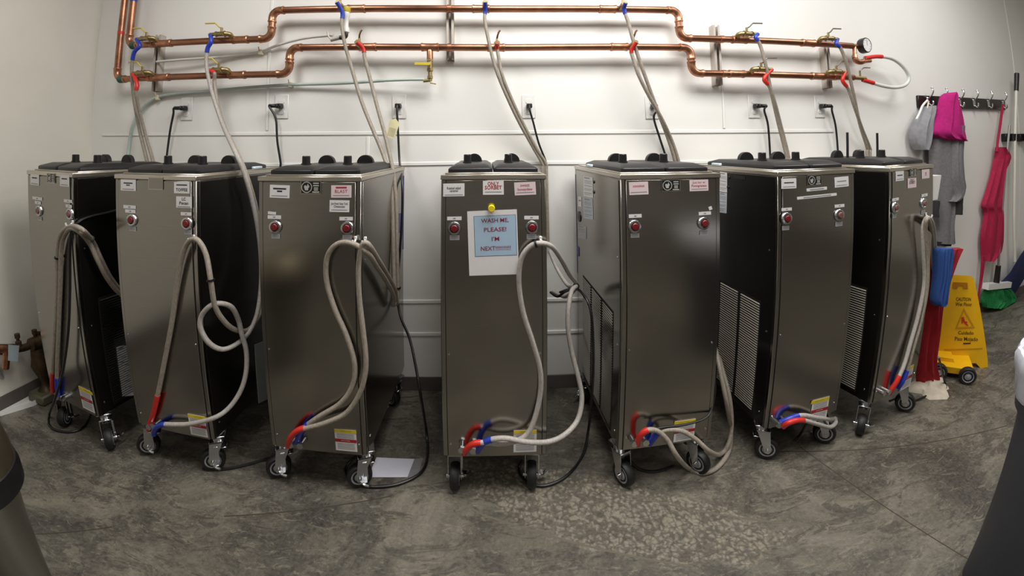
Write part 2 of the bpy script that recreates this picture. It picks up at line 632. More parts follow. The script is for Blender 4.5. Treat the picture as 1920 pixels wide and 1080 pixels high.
def lid_geo():
    """tapered lid with rounded corners, footprint 0.19 x 0.46 about the origin, 0.034 high"""
    def ring(hx, hy, r, z, n=4):
        out = []
        for (sx_, sy_, a0) in ((1, 1, 0), (-1, 1, 90), (-1, -1, 180), (1, -1, 270)):
            for k in range(n + 1):
                a = math.radians(a0 + 90 * k / n)
                out.append(((hx - r) * sx_ + r * math.cos(a), (hy - r) * sy_ + r * math.sin(a), z))
        return out
    rings = [ring(.096, .245, .012, 0), ring(.096, .245, .012, .014), ring(.093, .241, .014, .019), ring(.076, .20, .02, .031), ring(.070, .19, .02, .034)]
    b = B()
    n = len(rings[0])
    vs = [q for r in rings for q in r]
    fs = [tuple(range(n - 1, -1, -1)), tuple(range((len(rings) - 1) * n, len(rings) * n))]
    for j in range(len(rings) - 1):
        fs += [(j * n + k, j * n + (k + 1) % n, (j + 1) * n + (k + 1) % n, (j + 1) * n + k) for k in range(n)]
    return b.add(vs, fs)


LIDG = lid_geo()
LID = mesh_from('lid', LIDG.v, LIDG.f, BLACKP)
kb = B().lathe((-0.022, -0.085, 0.033), [(0.022, 0), (0.022, 0.006), (0.018, 0.007), (0.0175, 0.038), (0.015, 0.041)], 20)
KNOB = mesh_from('knob', kb.v, kb.f, BLACKP)
hb = B().prism([(math.cos(math.pi * k / 14) * 0.041, math.sin(math.pi * k / 14) * 0.041) for k in range(15)],
               lambda u, v: (u + 0.006, 0.052, 0.033 + v), lambda u, v: (u + 0.006, 0.074, 0.033 + v))
hb.prism([(math.cos(math.pi * k / 14) * 0.033, math.sin(math.pi * k / 14) * 0.033) for k in range(15)],
         lambda u, v: (u + 0.006, 0.049, 0.033 + v), lambda u, v: (u + 0.006, 0.054, 0.033 + v))
GRIP = mesh_from('grip', hb.v, hb.f, BLACKP)


def card(i, root, name, m, px, py, wpx, hpx, rot=0.0, off=0.004, th=0.0008, lines=(), words=()):
    """a flat label on the front of machine i; lines = (v, half width, half height, ink); words = (text, v, width, ink, bold)"""
    x, z = fl(i, px, py, off)
    ww = fl(i, px + wpx / 2, py, off)[0] - fl(i, px - wpx / 2, py, off)[0]
    hh = fl(i, px, py - hpx / 2, off)[1] - fl(i, px, py + hpx / 2, off)[1]
    r = math.radians(rot)
    R = Matrix.Rotation(r, 2)

    def fn(y):
        return lambda u, v: Vector((x + (R @ Vector((u, v))).x, y, z + (R @ Vector((u, v))).y))
    b = B().prism([(-ww / 2, -hh / 2), (ww / 2, -hh / 2), (ww / 2, hh / 2), (-ww / 2, hh / 2)], fn(-off), fn(-off - th))
    o = part(b, name, m, root, smooth=False)
    f2 = fn(-off - th - 0.0004)
    inks = {}
    for (v, hw, ht, ink) in lines:
        q = inks.setdefault(ink.name, (B(), ink))[0]
        n = len(q.v)
        q.add([f2(-hw * ww, (v - ht) * hh), f2(hw * ww, (v - ht) * hh), f2(hw * ww, (v + ht) * hh), f2(-hw * ww, (v + ht) * hh)], [(0, 1, 2, 3)])
    for (s, v, wd, ink, bold) in words:
        q = inks.setdefault(ink.name, (B(), ink))[0]
        text_on(q, s, f2, 0, v * hh, width=wd * ww, h=(0.26 if len(s) < 7 else 0.2) * hh, bold=bold)
    for k in inks:
        part(inks[k][0], 'print', inks[k][1], o, smooth=False)
    return o


def note_lines(two=True):
    L_ = [(0.18, .3, .05, INK), (-.36, .38, .03, GREYINK)]
    if two:
        L_.append((0.0, .12, .045, INK))
    return L_


def emblem(i, root, px, py, wpx, hpx, faint=False):
    pm = mat('emblem_black', (24, 24, 24), 0.35) if not faint else STEEL
    wm = mat('emblem_silver', (190, 190, 184), 0.4, 0.2)
    o = card(i, root, 'emblem_plate', STEEL_TRIM, px, py, wpx, hpx, off=0.004, th=0.001)
    x, z = fl(i, px, py, 0.004)
    ww = fl(i, px + wpx / 2, py, .004)[0] - fl(i, px - wpx / 2, py, .004)[0]
    hh = fl(i, px, py - hpx / 2, .004)[1] - fl(i, px, py + hpx / 2, .004)[1]

    def fn(y):
        return lambda u, v: Vector((x + u * ww, y, z + v * hh))
    part(B().prism([(-.47, -.45), (.47, -.45), (.47, .45), (-.47, .45)], fn(-.0048), fn(-.0056)), 'field', pm, o, smooth=False)
    if faint:
        return
    q = B()
    cx, rx, ry = -.2, .42 * hh / ww, .42
    n = 28
    for k in range(n):
        a, c = 2 * math.pi * k / n, 2 * math.pi * (k + 1) / n
        f = fn(-.006)
        q.add([f(cx + rx * math.cos(a), ry * math.sin(a)), f(cx + rx * math.cos(c), ry * math.sin(c)),
               f(cx + .86 * rx * math.cos(c), .86 * ry * math.sin(c)), f(cx + .86 * rx * math.cos(a), .86 * ry * math.sin(a))], [(0, 1, 2, 3)])
    fig = [(-.3, -.55), (.3, -.55), (.28, -.2), (.5, .05), (.45, .3), (.3, .35), (.28, .7), (.08, .35), (0, .1), (-.1, .3), (-.35, .35), (-.5, .1), (-.4, -.2)]
    f = fn(-.006)
    q.add([f(cx + rx * u, ry * v) for u, v in fig], [tuple(range(len(fig)))])
    for v, a, b_ in ((.3, .12, .4), (.12, .12, .4), (-.06, .16, .36), (-.2, .16, .36), (-.36, .08, .42)):
        q.add([f(a, v - .045), f(b_, v - .045), f(b_, v + .045), f(a, v + .045)], [(0, 1, 2, 3)])
    part(q, 'emblem_print', wm, o, smooth=False)


def button(i, root, px, py, red=True, dim=False):
    x, z = fl(i, px, py, 0.006)
    ring = B().lathe((x, -0.004, z), [(0.028, 0.002), (0.028, -0.003), (0.025, -0.007), (0.018, -0.008), (0.0155, -0.004), (0.0150, -0.002)], 24, 'y')
    o = part(ring, 'push_button', CHROME, root)
    c = B().lathe((x, -0.004, z), [(0.0145, 0.0), (0.0145, -0.011), (0.012, -0.0135), (0, -0.014)], 20, 'y')
    part(c, 'button_cap', REDB if not dim else mat('dull_button', (120, 80, 78), 0.4), o)


DARK_REFL = ((0, 1), (1, 1), (5, -1), (6, -1))  # machine sides whose dark reflection is painted on


def machine(i, label, sides, casters):
    t = thing('ice_cream_machine', label, 'machine', MM[i].translation, MYAW[i], 'steel ice cream machines along the wall')
    FRAME[t.name] = MM[i]
    hw = W / 2
    part(B().box(-hw + .001, hw - .001, 0.002, LD, ZB, ZT - .02, 0.002), 'body', STEEL, t)
    part(B().box(-hw - .002, hw + .002, -.003, LD + .002, ZT - .020, ZT, 0.002), 'top_rim', STEEL_TRIM, t)
    part(B().box(-hw + .022, hw - .022, -.002, .004, ZB + .001, ZT - .024, 0.0008), 'front_panel', STEEL, t)
    for s in (-1, 1):
        part(B().box(s * (hw - .020) - .0012, s * (hw - .020) + .0012, .0005, .004, ZB + .001, ZT - .022), 'seam', SEAM, t)
        part(B().box(s * (hw - .001), s * (hw + .0012), .02, LD - .03, ZB + .002, ZT - .026, 0.0005), 'side_panel', SIDE_REFL if (i, s) in DARK_REFL else STEEL, t)
    # hopper deck and lids
    part(B().box(-hw + .012, hw - .012, LD * 0 + .03, LD - .03, ZT, ZT + .006, 0.002), 'hopper_deck', STEEL_TRIM, t)
    for s in (-1, 1):
        lo = put(LID, 'lid', t, (s * .099, .285, ZT + .006))
        put(KNOB, 'knob', lo)
        put(GRIP, 'grip', lo)
    for (x, y, a) in casters:
        c = put(CASTER[0][1], 'caster', t, (x, y, 0), (0, 0, math.radians(a)))
        for n, me in CASTER[1:]:
            put(me, n, c)
    for (x, z) in ((-.2, .655), (.2, .655), (-.2, .255), (.2, .245)):
        put(SCREW, 'screw', t, (x * .93, -.0025, z))
    for s in (-1, 1):
        for z in (1.03, .655, .255):
            put(SCREW, 'screw', t, (s * (hw + .0015), .045, z), (0, 0, s * math.pi / 2))
    for s in sides:
        louvre(t, s, (SIDE_REFL, STEEL, STEEL, STEEL, STEEL, LOUV, LOUV)[i])  # slat colours: painted dark reflection, plain steel, painted ceiling light
    return t


def louvre(t, s, sm):
    cols = ((.095, .222), (.244, .377), (.397, .53))
    z0, z1, n = .225, .768, 44
    back = part(B().box(s * (W / 2 + .0008), s * (W / 2 + .0018), cols[0][0] - .006, cols[-1][1] + .006, z0 - .01, z1 + .01), 'louvre_panel', SEAM, t, smooth=False)
    for a, b_ in cols:
        vs = [Vector((v.x * -s if s > 0 else v.x, a + v.y * (b_ - a), v.z)) for v in slat_b.v]
        me = mesh_from('louvre_slat', vs, slat_b.f, sm, smooth=False)
        for k in range(n):
            put(me, 'louvre_slat', back, (s * (W / 2 + .0016), 0, z0 + (z1 - z0) * (k + .5) / n))


def warn(i, root, px, py, wpx, hpx, rot=0):
    card(i, root, 'warning_label', WHITE, px, py, wpx, hpx, rot, lines=[(.42, .5, .08, YEL), (-.02, .5, .07, REDL)] + [(v, .4, .012, GREYINK) for v in (.28, .22, .16, .1, -.16, -.22, -.28, -.34, -.4)])
    x, z = fl(i, px, py, .004)
    card(i, root, 'caution_band', YEL, px, py - hpx * .42, wpx * .98, hpx * .14, rot, off=.0056, th=.0003, words=[('CAUTION', -.0, .5, INK, .01)])
    card(i, root, 'danger_band', REDL, px, py + hpx * .02, wpx * .98, hpx * .13, rot, off=.0056, th=.0003, words=[('DANGER', -.0, .42, WHITE, .01)])


def strip(i, root, px, py, wpx, hpx, rot=0, word=None):
    card(i, root, 'tape_label', WHITE, px, py, wpx, hpx, rot, lines=[] if word is None else [(0, .09 if word == 'on' else .35, .16, GREYINK)])


def plate(i, root, px, py, wpx=19, hpx=10):
    card(i, root, 'data_plate', PLATE, px, py, wpx, hpx, lines=[(.2, .4, .07, GREYINK), (-.15, .4, .07, GREYINK)])


def hook(i, root, px, py):
    x, z = fl(i, px, py, .01)
    b = B().box(x - .006, x + .006, -.008, -.0015, z - .004, z + .012, .002)
    b.tube([(x, -.004, z), (x, -.02, z - .010), (x, -.034, z - .008), (x, -.036, z + .004)], .004, 6, 4)
    part(b, 'hose_hook', PLASTW, root)


CAST = {
    0: ((-.19, .05, -150), (.19, .05, -128), (-.19, .565, 0), (.19, .565, 20)),
    1: ((-.185, .05, 122), (.195, .05, 118), (-.19, .565, 40), (.19, .565, 10)),
    2: ((-.19, .05, 118), (.195, .05, 112), (-.19, .565, 30), (.19, .565, 60)),
    3: ((-.175, .075, 180), (.165, .075, 174), (-.19, .565, 20), (.19, .565, -10)),
    4: ((-.19, .05, -157), (.165, .05, -150), (-.19, .565, 0), (.19, .565, 30)),
    5: ((-.19, .05, -120), (.165, .05, -125), (-.19, .565, 0), (.19, .565, 20)),
    6: ((-.18, .05, 122), (.175, .05, -150), (-.19, .565, 15), (.19, .565, 0)),
}
LAB = ['steel machine nearest the white left wall corner, two printed notes on its dim front',
       'steel machine with two handwritten black notes, one reading toffee, beside the looped hose',
       'steel machine with black emblem plate and two grey hoses arched over its front',
       'steel machine wearing the blue and white wash me sign held by a yellow magnet',
       'steel machine with red handwritten notes either side of its black emblem plate',
       'steel machine with two long white tape strips below its emblem plate',
       'steel machine standing beside the hanging grey hoodie, pink note under its emblem']
SIDES = [(1,), (), (), (), (-1,), (-1,), (-1,)]
MC = [machine(i, LAB[i], SIDES[i], CAST[i]) for i in range(7)]

# fronts, machine by machine (pixel centre, width, height)
m = MC[0]
card(0, m, 'note_card', WHITE, 65, 337, 16, 20, 0, lines=note_lines(False))
card(0, m, 'note_card', WHITE, 121, 339, 17, 21, 0, lines=note_lines(False))
emblem(0, m, 96, 334, 15, 18)
for x, y, wd in ((70, 372, 18), (71, 380, 11), (127.5, 377, 15), (129, 386.5, 11)):
    strip(0, m, x, y, wd, 5.5, 0, 'on')
button(0, m, 73, 395, dim=True); button(0, m, 131, 401, dim=True)
plate(0, m, 75, 410, 7, 7); plate(0, m, 133, 415, 7, 6)
hook(0, m, 134, 418)
warn(0, m, 162.5, 749, 20, 37)
m = MC[1]
card(1, m, 'note_card', WHITE, 240.5, 347, 28, 21, 0, lines=note_lines())
card(1, m, 'note_card', WHITE, 341, 352, 29, 21, 0, lines=[(.25, .35, .05, INK)], words=[('TOFFEE', -.18, .75, INK, .02)])
card(1, m, 'note_card', WHITE, 345, 379, 29, 21, 0, lines=[(-.4, .4, .03, GREYINK)], words=[('LC', .28, .24, INK, .02), ('Pecan', -.08, .58, INK, .02)])
emblem(1, m, 292, 344, 27, 23, True)
for x, y, wd in ((243, 388, 23), (244.5, 396, 19), (349, 401, 20)):
    strip(1, m, x, y, wd, 6, 0, 'on')
button(1, m, 247, 412.5); button(1, m, 350.5, 419)
plate(1, m, 249, 429, 12, 8); plate(1, m, 352.5, 435, 13, 8)
hook(1, m, 362, 446)
warn(1, m, 371, 798, 31, 38)
m = MC[2]
card(2, m, 'note_card', WHITE, 524.5, 359, 37, 24, -1.5, lines=[(.22, .33, .06, INK), (.02, .13, .06, INK), (-.34, .4, .03, GREYINK)])
card(2, m, 'note_card', PINKP, 640, 359, 38, 23, 0, lines=[(-.32, .4, .03, GREYINK), (.32, .27, .07, REDINK)], words=[('BLAST', .02, .62, REDINK, 0.0)])
card(2, m, 'note_card', WHITE, 636.5, 386.5, 37, 22, -1, lines=[(-.32, .4, .03, GREYINK)], words=[('Just Fresh New York', .22, .86, INK, .01), ('Cheesecake', -.02, .56, INK, .01)])
emblem(2, m, 583, 351, 38, 25)
strip(2, m, 514.5, 407, 25, 6.5, 0, 'on'); strip(2, m, 649, 410, 25, 6.5, 0, 'on')
card(2, m, 'torn_tape', WHITE, 510, 399.5, 15, 5, -4)
button(2, m, 516, 425.5); button(2, m, 651, 427.5)
plate(2, m, 517, 442.5, 16, 9); plate(2, m, 651, 445, 17, 9)
hook(2, m, 666, 449); hook(2, m, 684, 450)
warn(2, m, 648.5, 825.5, 40, 40)
m = MC[3]
card(3, m, 'note_card', WHITE, 851, 356, 40, 24, 0, lines=[(-.38, .42, .025, GREYINK)], words=[('Roasted salted', .15, .64, INK, .01), ('caramel', -.06, .38, INK, .01)])
card(3, m, 'note_card', WHITE, 925, 352, 39, 26, 0, lines=[(-.3, .4, .025, GREYINK)], words=[('ONLY', .3, .55, REDINK, .02), ('SORBET', .02, .82, REDINK, .02)])
card(3, m, 'note_card', PINKP, 984.5, 353.5, 40, 24, 2.5, lines=[(-.3, .42, .025, GREYINK)], words=[('sweet', .28, .44, REDINK, 0), ('honeydew', -.04, .7, REDINK, .01)])
strip(3, m, 852, 409.5, 27, 6.5, 0, 'on'); strip(3, m, 996.5, 408, 27, 6.5, 0, 'on')
button(3, m, 852, 428); button(3, m, 997.5, 426)
plate(3, m, 852.5, 445.5, 18, 9); plate(3, m, 996.5, 443.5, 18, 9)
hook(3, m, 1014, 449)
warn(3, m, 984.5, 827, 43, 41)
m = MC[4]
card(4, m, 'note_card', PINKP, 1197.5, 353, 36, 24, 1.5, lines=[(-.3, .42, .025, GREYINK)], words=[('coconut', .2, .6, REDINK, .01)])
card(4, m, 'note_card', PINKP, 1310.5, 347.5, 35, 21, .5, lines=[(-.32, .42, .025, GREYINK)], words=[('Just bar w/', .28, .7, REDINK, 0), ('Pomegranate', -.02, .8, REDINK, .01)])
emblem(4, m, 1258, 347.5, 35, 22)
strip(4, m, 1191, 405, 24, 6.5, 1, 'on'); strip(4, m, 1321.5, 400, 23, 6, 1.5, 'on')
card(4, m, 'torn_tape', WHITE, 1332, 390.5, 6, 6, 20)
button(4, m, 1190, 424.5); button(4, m, 1320, 418.5)
plate(4, m, 1190.5, 441.5, 16, 8); plate(4, m, 1320, 436.5, 15, 8)
warn(4, m, 1283.5, 807, 38, 38)
m = MC[5]
card(5, m, 'note_card', WHITE, 1479, 344, 28, 19, 0, lines=[(.08, .33, .05, INK), (-.32, .4, .03, GREYINK)])
card(5, m, 'note_card', WHITE, 1578, 341, 26, 19, 2, lines=[(.08, .33, .05, GREYINK), (-.32, .4, .03, GREYINK)])
emblem(5, m, 1527, 338, 27, 19)
strip(5, m, 1531.5, 354.5, 38, 5.5, 2, 'long'); strip(5, m, 1532.5, 368, 74, 5, 2, 'long')
strip(5, m, 1475, 392.5, 19, 5.5, 1, 'on'); strip(5, m, 1574, 386, 18, 5.5, 1, 'on')
button(5, m, 1475, 409.5); button(5, m, 1574, 403, dim=True)
plate(5, m, 1473, 427.5, 13, 8); plate(5, m, 1573, 420, 13, 8)
warn(5, m, 1536.5, 768, 30, 40)
m = MC[6]
card(6, m, 'note_card', WHITE, 1687, 330, 15, 18, 0, lines=[(.08, .33, .05, INK), (-.32, .4, .03, GREYINK)])
card(6, m, 'note_card', PINKP, 1735.5, 326, 14, 17, 0, lines=[(.1, .1, .05, REDINK), (-.1, .1, .05, GREYINK)])
card(6, m, 'note_card', PINKP, 1710, 343, 16, 18, 0, words=[('ONLY', .3, .5, INK, .01), ('SORBET', .05, .7, INK, .01)])
emblem(6, m, 1712, 323, 13, 15)
strip(6, m, 1679, 374, 12, 5, 2, 'on'); strip(6, m, 1733.5, 366, 11, 5, 2, 'on')
button(6, m, 1679, 389, dim=True); button(6, m, 1732, 381, dim=True)
plate(6, m, 1677, 405, 7, 7); plate(6, m, 1731, 397, 7, 7)
hook(6, m, 1738, 403)
warn(6, m, 1701, 708, 16, 36)
# ------------------------------------------------------------------ copper pipe lines
YP = D - 0.085
PR = 0.0205


def pipe_line(label, corners, rc=0.05):
    t = thing('copper_pipe_line', label, 'pipe', (corners[len(corners) // 2].x, D, corners[len(corners) // 2].z))
    n = len(corners)
    start = corners[0]
    for k in range(1, n):
        a, b_ = corners[k - 1], corners[k]
        d = (b_ - a).normalized()
        end = b_ if k == n - 1 else b_ - d * rc
        part(B().cyl(start, end, PR, n=16), 'pipe_run', COPPER, t, world=True)
        if k < n - 1:
            d2 = (corners[k + 1] - b_).normalized()
            p0, p1 = b_ - d * rc, b_ + d2 * rc
            arc = []
            for j in range(9):
                q = j / 8
                ang = q * math.pi / 2
                arc.append(b_ - d * rc * (1 - math.sin(ang)) + d2 * rc * (1 - math.cos(ang)))
            b2 = B().tube(arc, PR * 1.1, 16, 1)
            for p, dd in ((p0, -d), (p1, d2)):
                b2.tube([p + dd * h for h in (-.004, 0, .012, .016, .018, .024, .026)], [PR * 1.1, PR * 1.12, PR * 1.12, PR * 1.22, PR * 1.24, PR * 1.22, PR * 1.02], 16, 1)
            part(b2, 'elbow', COPPERD, t, world=True)
            start = p1
    return t


def coupling(t, px, zc, ln=0.11, m=None):
    c = Vector((onY(px, 50, YP).x, YP, zc))
    b = B()
    prof = [(-ln / 2, 1.02), (-ln / 2 + .004, 1.24), (-ln / 2 + .012, 1.24), (-ln / 2 + .018, 1.14), (-.016, 1.12), (.016, 1.12), (ln / 2 - .018, 1.14), (ln / 2 - .012, 1.24), (ln / 2 - .004, 1.24), (ln / 2, 1.02)]
    b.tube([c + Vector((h, 0, 0)) for h, _ in prof], [PR * r for _, r in prof], 16, 1)
    part(b, 'coupling', COPPERD, t, world=True)
    return c


def xat(px, py):
    return onY(px, py, YP).x


zUm, zUo = onY(850, 16.5, YP).z, onY(1420, 76, YP).z
zLm, zLo = onY(850, 89, YP).z, onY(1440, 140, YP).z
V = Vector
xr1, xr2 = xat(243, 70), xat(225, 80)
upper = pipe_line('upper copper water pipe on the wall ending at the pressure gauge',
                  [V((xr1, YP, CEIL - .01)), V((xr1, YP, zUo)), V((xat(510, 45), YP, zUo)), V((xat(510, 45), YP, zUm)), V((xat(1273, 45), YP, zUm)), V((xat(1273, 45), YP, zUo)), V((xat(1598, 86), YP, zUo))])
lower = pipe_line('lower copper water pipe on the wall, with the red hose sleeves',
                  [V((xr2, YP, CEIL - .01)), V((xr2, YP, zLo)), V((xat(543, 115), YP, zLo)), V((xat(543, 115), YP, zLm)), V((xat(1296, 115), YP, zLm)), V((xat(1296, 115), YP, zLo)), V((xat(1600, 147), YP, zLo))])
for px in (312, 452, 668, 1140, 1385, 1512, 902):
    coupling(upper, px, zUm if 530 < px < 1260 else zUo)
for px in (312, 450, 690, 806, 930, 1160, 1375, 1525):
    coupling(lower, px, zLm if 560 < px < 1285 else zLo)
for px, line, z in ((250, upper, zUo), (236, lower, zLo)):
    x = xr1 if line is upper else xr2
    part(B().tube([V((x + .02 + h, YP, z)) for h in (0.0, .004, .05, .054)], [PR * 1.02, PR * 1.2, PR * 1.22, PR * 1.02], 14, 1), 'green_sleeve', PATINA, line, world=True)
    part(B().tube([V((x, YP, z + .30 + h)) for h in (0.0, .02)], [PR * 1.05, PR * 1.05], 14, 1), 'paint_band', BLUEH if line is upper else REDH, line, world=True)

VALV = {}


def valve(line, key, px, z, dirx, grip, sleeve):
    """ball valve branching from the pipe: dirx -1 / 1 runs along the wall, 0 faces the room"""
    c = Vector((xat(px, 80), YP, z))
    f = V((0, -1, 0))
    b = B()
    if dirx:
        d = V((dirx, 0, 0))
        o = c + f * .055 + V((0, 0, .022))
        b.tube([c + V((-dirx * .03, 0, 0)), o - d * .045 + f * -.02, o - d * .02], .015, 10, 4)
        b.cyl(o - d * .026, o - d * .018, .019, n=6)
        b.cyl(o - d * .02, o + d * .03, .015, n=12)
        b.cyl(o + d * .028, o + d * .04, .017, n=6)
        b.cyl(o + d * .04, o + d * .075, .011, n=10)
        tip = o + d * .075
        st = o + V((0, 0, .0))
        b.cyl(st, st + V((0, 0, .04)), .007, n=8)
        v = part(b, 'valve', BRASS, line, world=True)
        lv = B().tube([st + V((0, 0, .036)), st + d * .02 + V((0, 0, .045)), st + d * .045 + V((0, 0, .068)), st + d * .055 + V((0, 0, .07)), st + d * .115 + V((0, 0, .072))], .0045, 6, 3)
        part(lv, 'lever', grip, v, world=True)
    else:
        o = c + f * .045
        b.cyl(c + f * .015, o, .016, n=12)
        b.cyl(o, o + f * .03, .0175, n=12)
        b.cyl(o + f * .028, o + f * .04, .02, n=6)
        b.cyl(o + f * .04, o + f * .055, .011, n=10)
        b.cyl(o + f * .01, o + f * .01 + V((0, 0, .035)), .007, n=8)
        tip = o + f * .055
        st = o + f * .01 + V((0, 0, .033))
        v = part(b, 'valve', BRASS, line, world=True)
        lv = B().tube([st, st + V((.004, -.01, .018)), st + V((.012, -.012, .04)), st + V((.02, -.012, .048))], .0055, 6, 3)
        part(lv, 'lever', grip, v, world=True)
    VALV[key] = tip


STG = mat('steel_lever', (170, 166, 158), 0.35, 0.9)
COPL = mat('bronze_lever', (120, 78, 54), 0.4, 0.8)
valve(upper, 'u0', 287, zUo, -1, YELH, BLUEH)
valve(upper, 'u1', 426, zUo, -1, YELH, BLUEH)
valve(upper, 'u2', 643, zUm, 0, COPL, BLUEH)
valve(upper, 'u3', 910, zUm, 0, COPL, BLUEH)
valve(upper, 'u4', 1163, zUm, 0, COPL, BLUEH)
valve(upper, 'u5', 1390, zUo, 1, STG, BLUEH)
valve(upper, 'u6', 1541, zUo, 1, STG, BLUEH)
valve(lower, 'l0', 285, zLo, -1, YELH, REDH)
valve(lower, 'l1', 425, zLo, -1, YELH, REDH)
valve(lower, 'l2', 680, zLm, 0, COPL, REDH)
valve(lower, 'l3', 931, zLm, 0, COPL, REDH)
valve(lower, 'l4', 1180, zLm, 0, COPL, REDH)
valve(lower, 'l5', 1412, zLo, 1, STG, REDH)
valve(lower, 'l6', 1550, zLo, 1, STG, REDH)

# drain branch under the lower line, test valve under the upper one
xd = xat(806, 100)
b = B().cyl((xd, YP, zLm), (xd, YP, zLm - .075), .013, n=12)
b.lathe((xd, YP, zLm), [(.013, -.08), (.019, -.075), (.019, -.03), (.016, -.018)], 14)
dv = part(b, 'drain_tee', COPPERD, lower, world=True)
b = B()
for z0, z1, r, n in ((.07, .085, .02, 6), (.085, .13, .016, 12), (.13, .145, .02, 6), (.145, .175, .013, 10), (.175, .19, .018, 6), (.19, .205, .012, 10)):
    b.cyl((xd, YP, zLm - z0), (xd, YP, zLm - z1), r, n=n)
b.cyl((xd, YP, zLm - .2), (xd - .04, YP, zLm - .205), .010, n=10)
b.cyl((xd, YP, zLm - .215), (xd + .035, YP, zLm - .222), .004, n=8)
b.cyl((xd, YP - .0, zLm - .11), (xd, YP - .035, zLm - .11), .007, n=8)
dv2 = part(b, 'drain_valve', BRASS, lower, world=True)
part(B().box(xd - .085, xd + .008, YP - .042, YP - .036, zLm - .119, zLm - .101, .002), 'drain_lever', YELH, lower, world=True)
xw = xat(653, 30)
b = B().lathe((xw, YP - .03, zUm), [(.012, -.16), (.02, -.155), (.02, -.13), (.014, -.12), (.014, -.07), (.02, -.06), (.02, -.035), (.013, -.03)], 14)
part(b, 'white_union', PLASTW, upper, world=True)
part(B().lathe((xw, YP - .03, zUm), [(.02, -.035), (.024, -.03), (.024, -.005), (.015, 0.0)], 14), 'yellow_nut', YELH, upper, world=True)
b = B().tube([(xw, YP - .03, zUm - .155), (xw, YP - .03, zUm - .175), (xw - .012, YP - .03, zUm - .187), (xw - .035, YP - .03, zUm - .187)], .013, 10, 3)
part(b, 'black_elbow', BLACKP, upper, world=True)
b = B().cyl((xw - .035, YP - .03, zUm - .187), (xw - .09, YP - .03, zUm - .2), .012, n=10)
b.tube([(xw - .085, YP - .035, zUm - .2), (xw - .1, YP - .04, zUm - .18), (xw - .105, YP - .042, zUm - .15)], .005, 6, 3)
part(b, 'test_cock', GALV, upper, world=True)

# gauge at the end of the upper line
xe = xat(1598, 86)
gz = zUo + .004
b = B().cyl((xe - .02, YP, zUo), (xe + .06, YP, zUo), .0165, n=12)
b.cyl((xe + .02, YP, zUo), (xe - .005, YP - .015, zUo - .07), .014, n=10)
b.cyl((xe - .006, YP - .015, zUo - .068), (xe - .012, YP - .02, zUo - .09), .018, n=8)
part(b, 'gauge_tee', COPPERD, upper, world=True)
ga = part(B().add(*(lambda q: (q.v, q.f))(B().lathe((0, 0, 0), [(.03, .0), (.05, .004), (.053, .012), (.053, .045), (.048, .05), (.046, .046)], 28, 'y'))), 'gauge_case', BLACKP, upper)
gd = Vector((.12, -1, 0)).normalized()
ga.matrix_local = MM_ = Matrix.Translation(FRAME[upper.name].inverted() @ V((xe + .09, YP + .01, gz))) @ Matrix.Rotation(math.atan2(-gd.x, gd.y) + 0.0, 4, 'Z')
FRAME[ga.name] = Matrix.Identity(4)
put(mesh_from('gauge_dial', *(lambda q: (q.v, q.f))(B().lathe((0, .046, 0), [(.046, -.002), (.046, .001), (0, .0012)], 28, 'y')), WHITE), 'gauge_dial', ga)
q = B().box(-.001, .001, .0475, .0485, -.004, .036)
for k in range(9):
    a = math.radians(225 - k * 270 / 8)
    q.box(-.001, .001, .0475, .0482, .033, .041, M=Matrix.Rotation(a - math.pi / 2, 4, 'Y'))
put(mesh_from('gauge_needle', q.v, q.f, INK, smooth=False), 'gauge_needle', ga)
b = B().tube([V((xe - .012, YP - .02, zUo - .088)), V((xe - .006, YP - .024, zUo - .108)), V((xe + .02, YP - .03, zUo - .118)), V((xe + .05, YP - .03, zUo - .112))], .018, 10, 3)
b.cyl((xe + .05, YP - .03, zUo - .112), (xe + .12, YP - .03, zUo - .104), .013, n=8)
part(b, 'gauge_elbow', COPPERD, upper, world=True)
b = B().cyl((xat(1600, 147), YP, zLo), (xat(1600, 147) + .1, YP - .01, zLo - .005), .014, n=10)
b.cyl((xat(1612, 147), YP - .005, zLo), (xat(1612, 147), YP - .005, zLo + .05), .006, n=8)
vv = part(b, 'end_valve', BRASS, lower, world=True)
p = V((xat(1612, 147), YP - .005, zLo + .045))
part(B().tube([p, p + V((.04, 0, .025)), p + V((.1, 0, .028))], .0045, 6, 3), 'end_lever', STG, lower, world=True)

# struts that carry the pipes
def strut(px, y0, y1, label):
    c = onY(px, (y0 + y1) / 2, D)
    z1, z0 = min(onY(px, y0, D - .03).z, CEIL - .02), onY(px, y1, D - .03).z
    t = thing('pipe_strut', label, 'bracket', (c.x, D, z0), 0, 'wall struts carrying the copper pipes')
    h = .022
    b = B().box(-h, h, -.003, -.0003, 0, z1 - z0)
    for s in (-1, 1):
        b.box(s * h - .0012, s * h + .0012, -.042, 0, 0, z1 - z0)
        b.box(min(s * h, s * (h - .014)), max(s * h, s * (h - .014)), -.0445, -.042, 0, z1 - z0)
    part(b, 'channel', GALV, t)
    for z, ok in ((zUm if 530 < px < 1260 else zUo, 1), (zLm if 560 < px < 1285 else zLo, 1)):
        if z0 < z < z1:
            q = B().tube([(h_, YP - D, z - z0) for h_ in (-.014, -.012, .012, .014)], [PR * 1.02, PR * 1.16, PR * 1.16, PR * 1.02], 16, 1)
            q.box(-.014, .014, -.068, -.042, z - z0 - .006, z - z0 + .006)
            part(q, 'pipe_clamp', COPPERD, t)


strut(303, 66, 171, 'grey wall strut under the pipe valves next to the riser pipes')
strut(845, -30, 113, 'tall slotted steel wall strut in the middle of the pipe run')
strut(1338, 48, 160, 'pale wall strut just past the right hand pipe bends')
strut(1543, 88, 165, 'short wall strut next to the pressure gauge')

# ------------------------------------------------------------------ hoses
HR = 0.0105


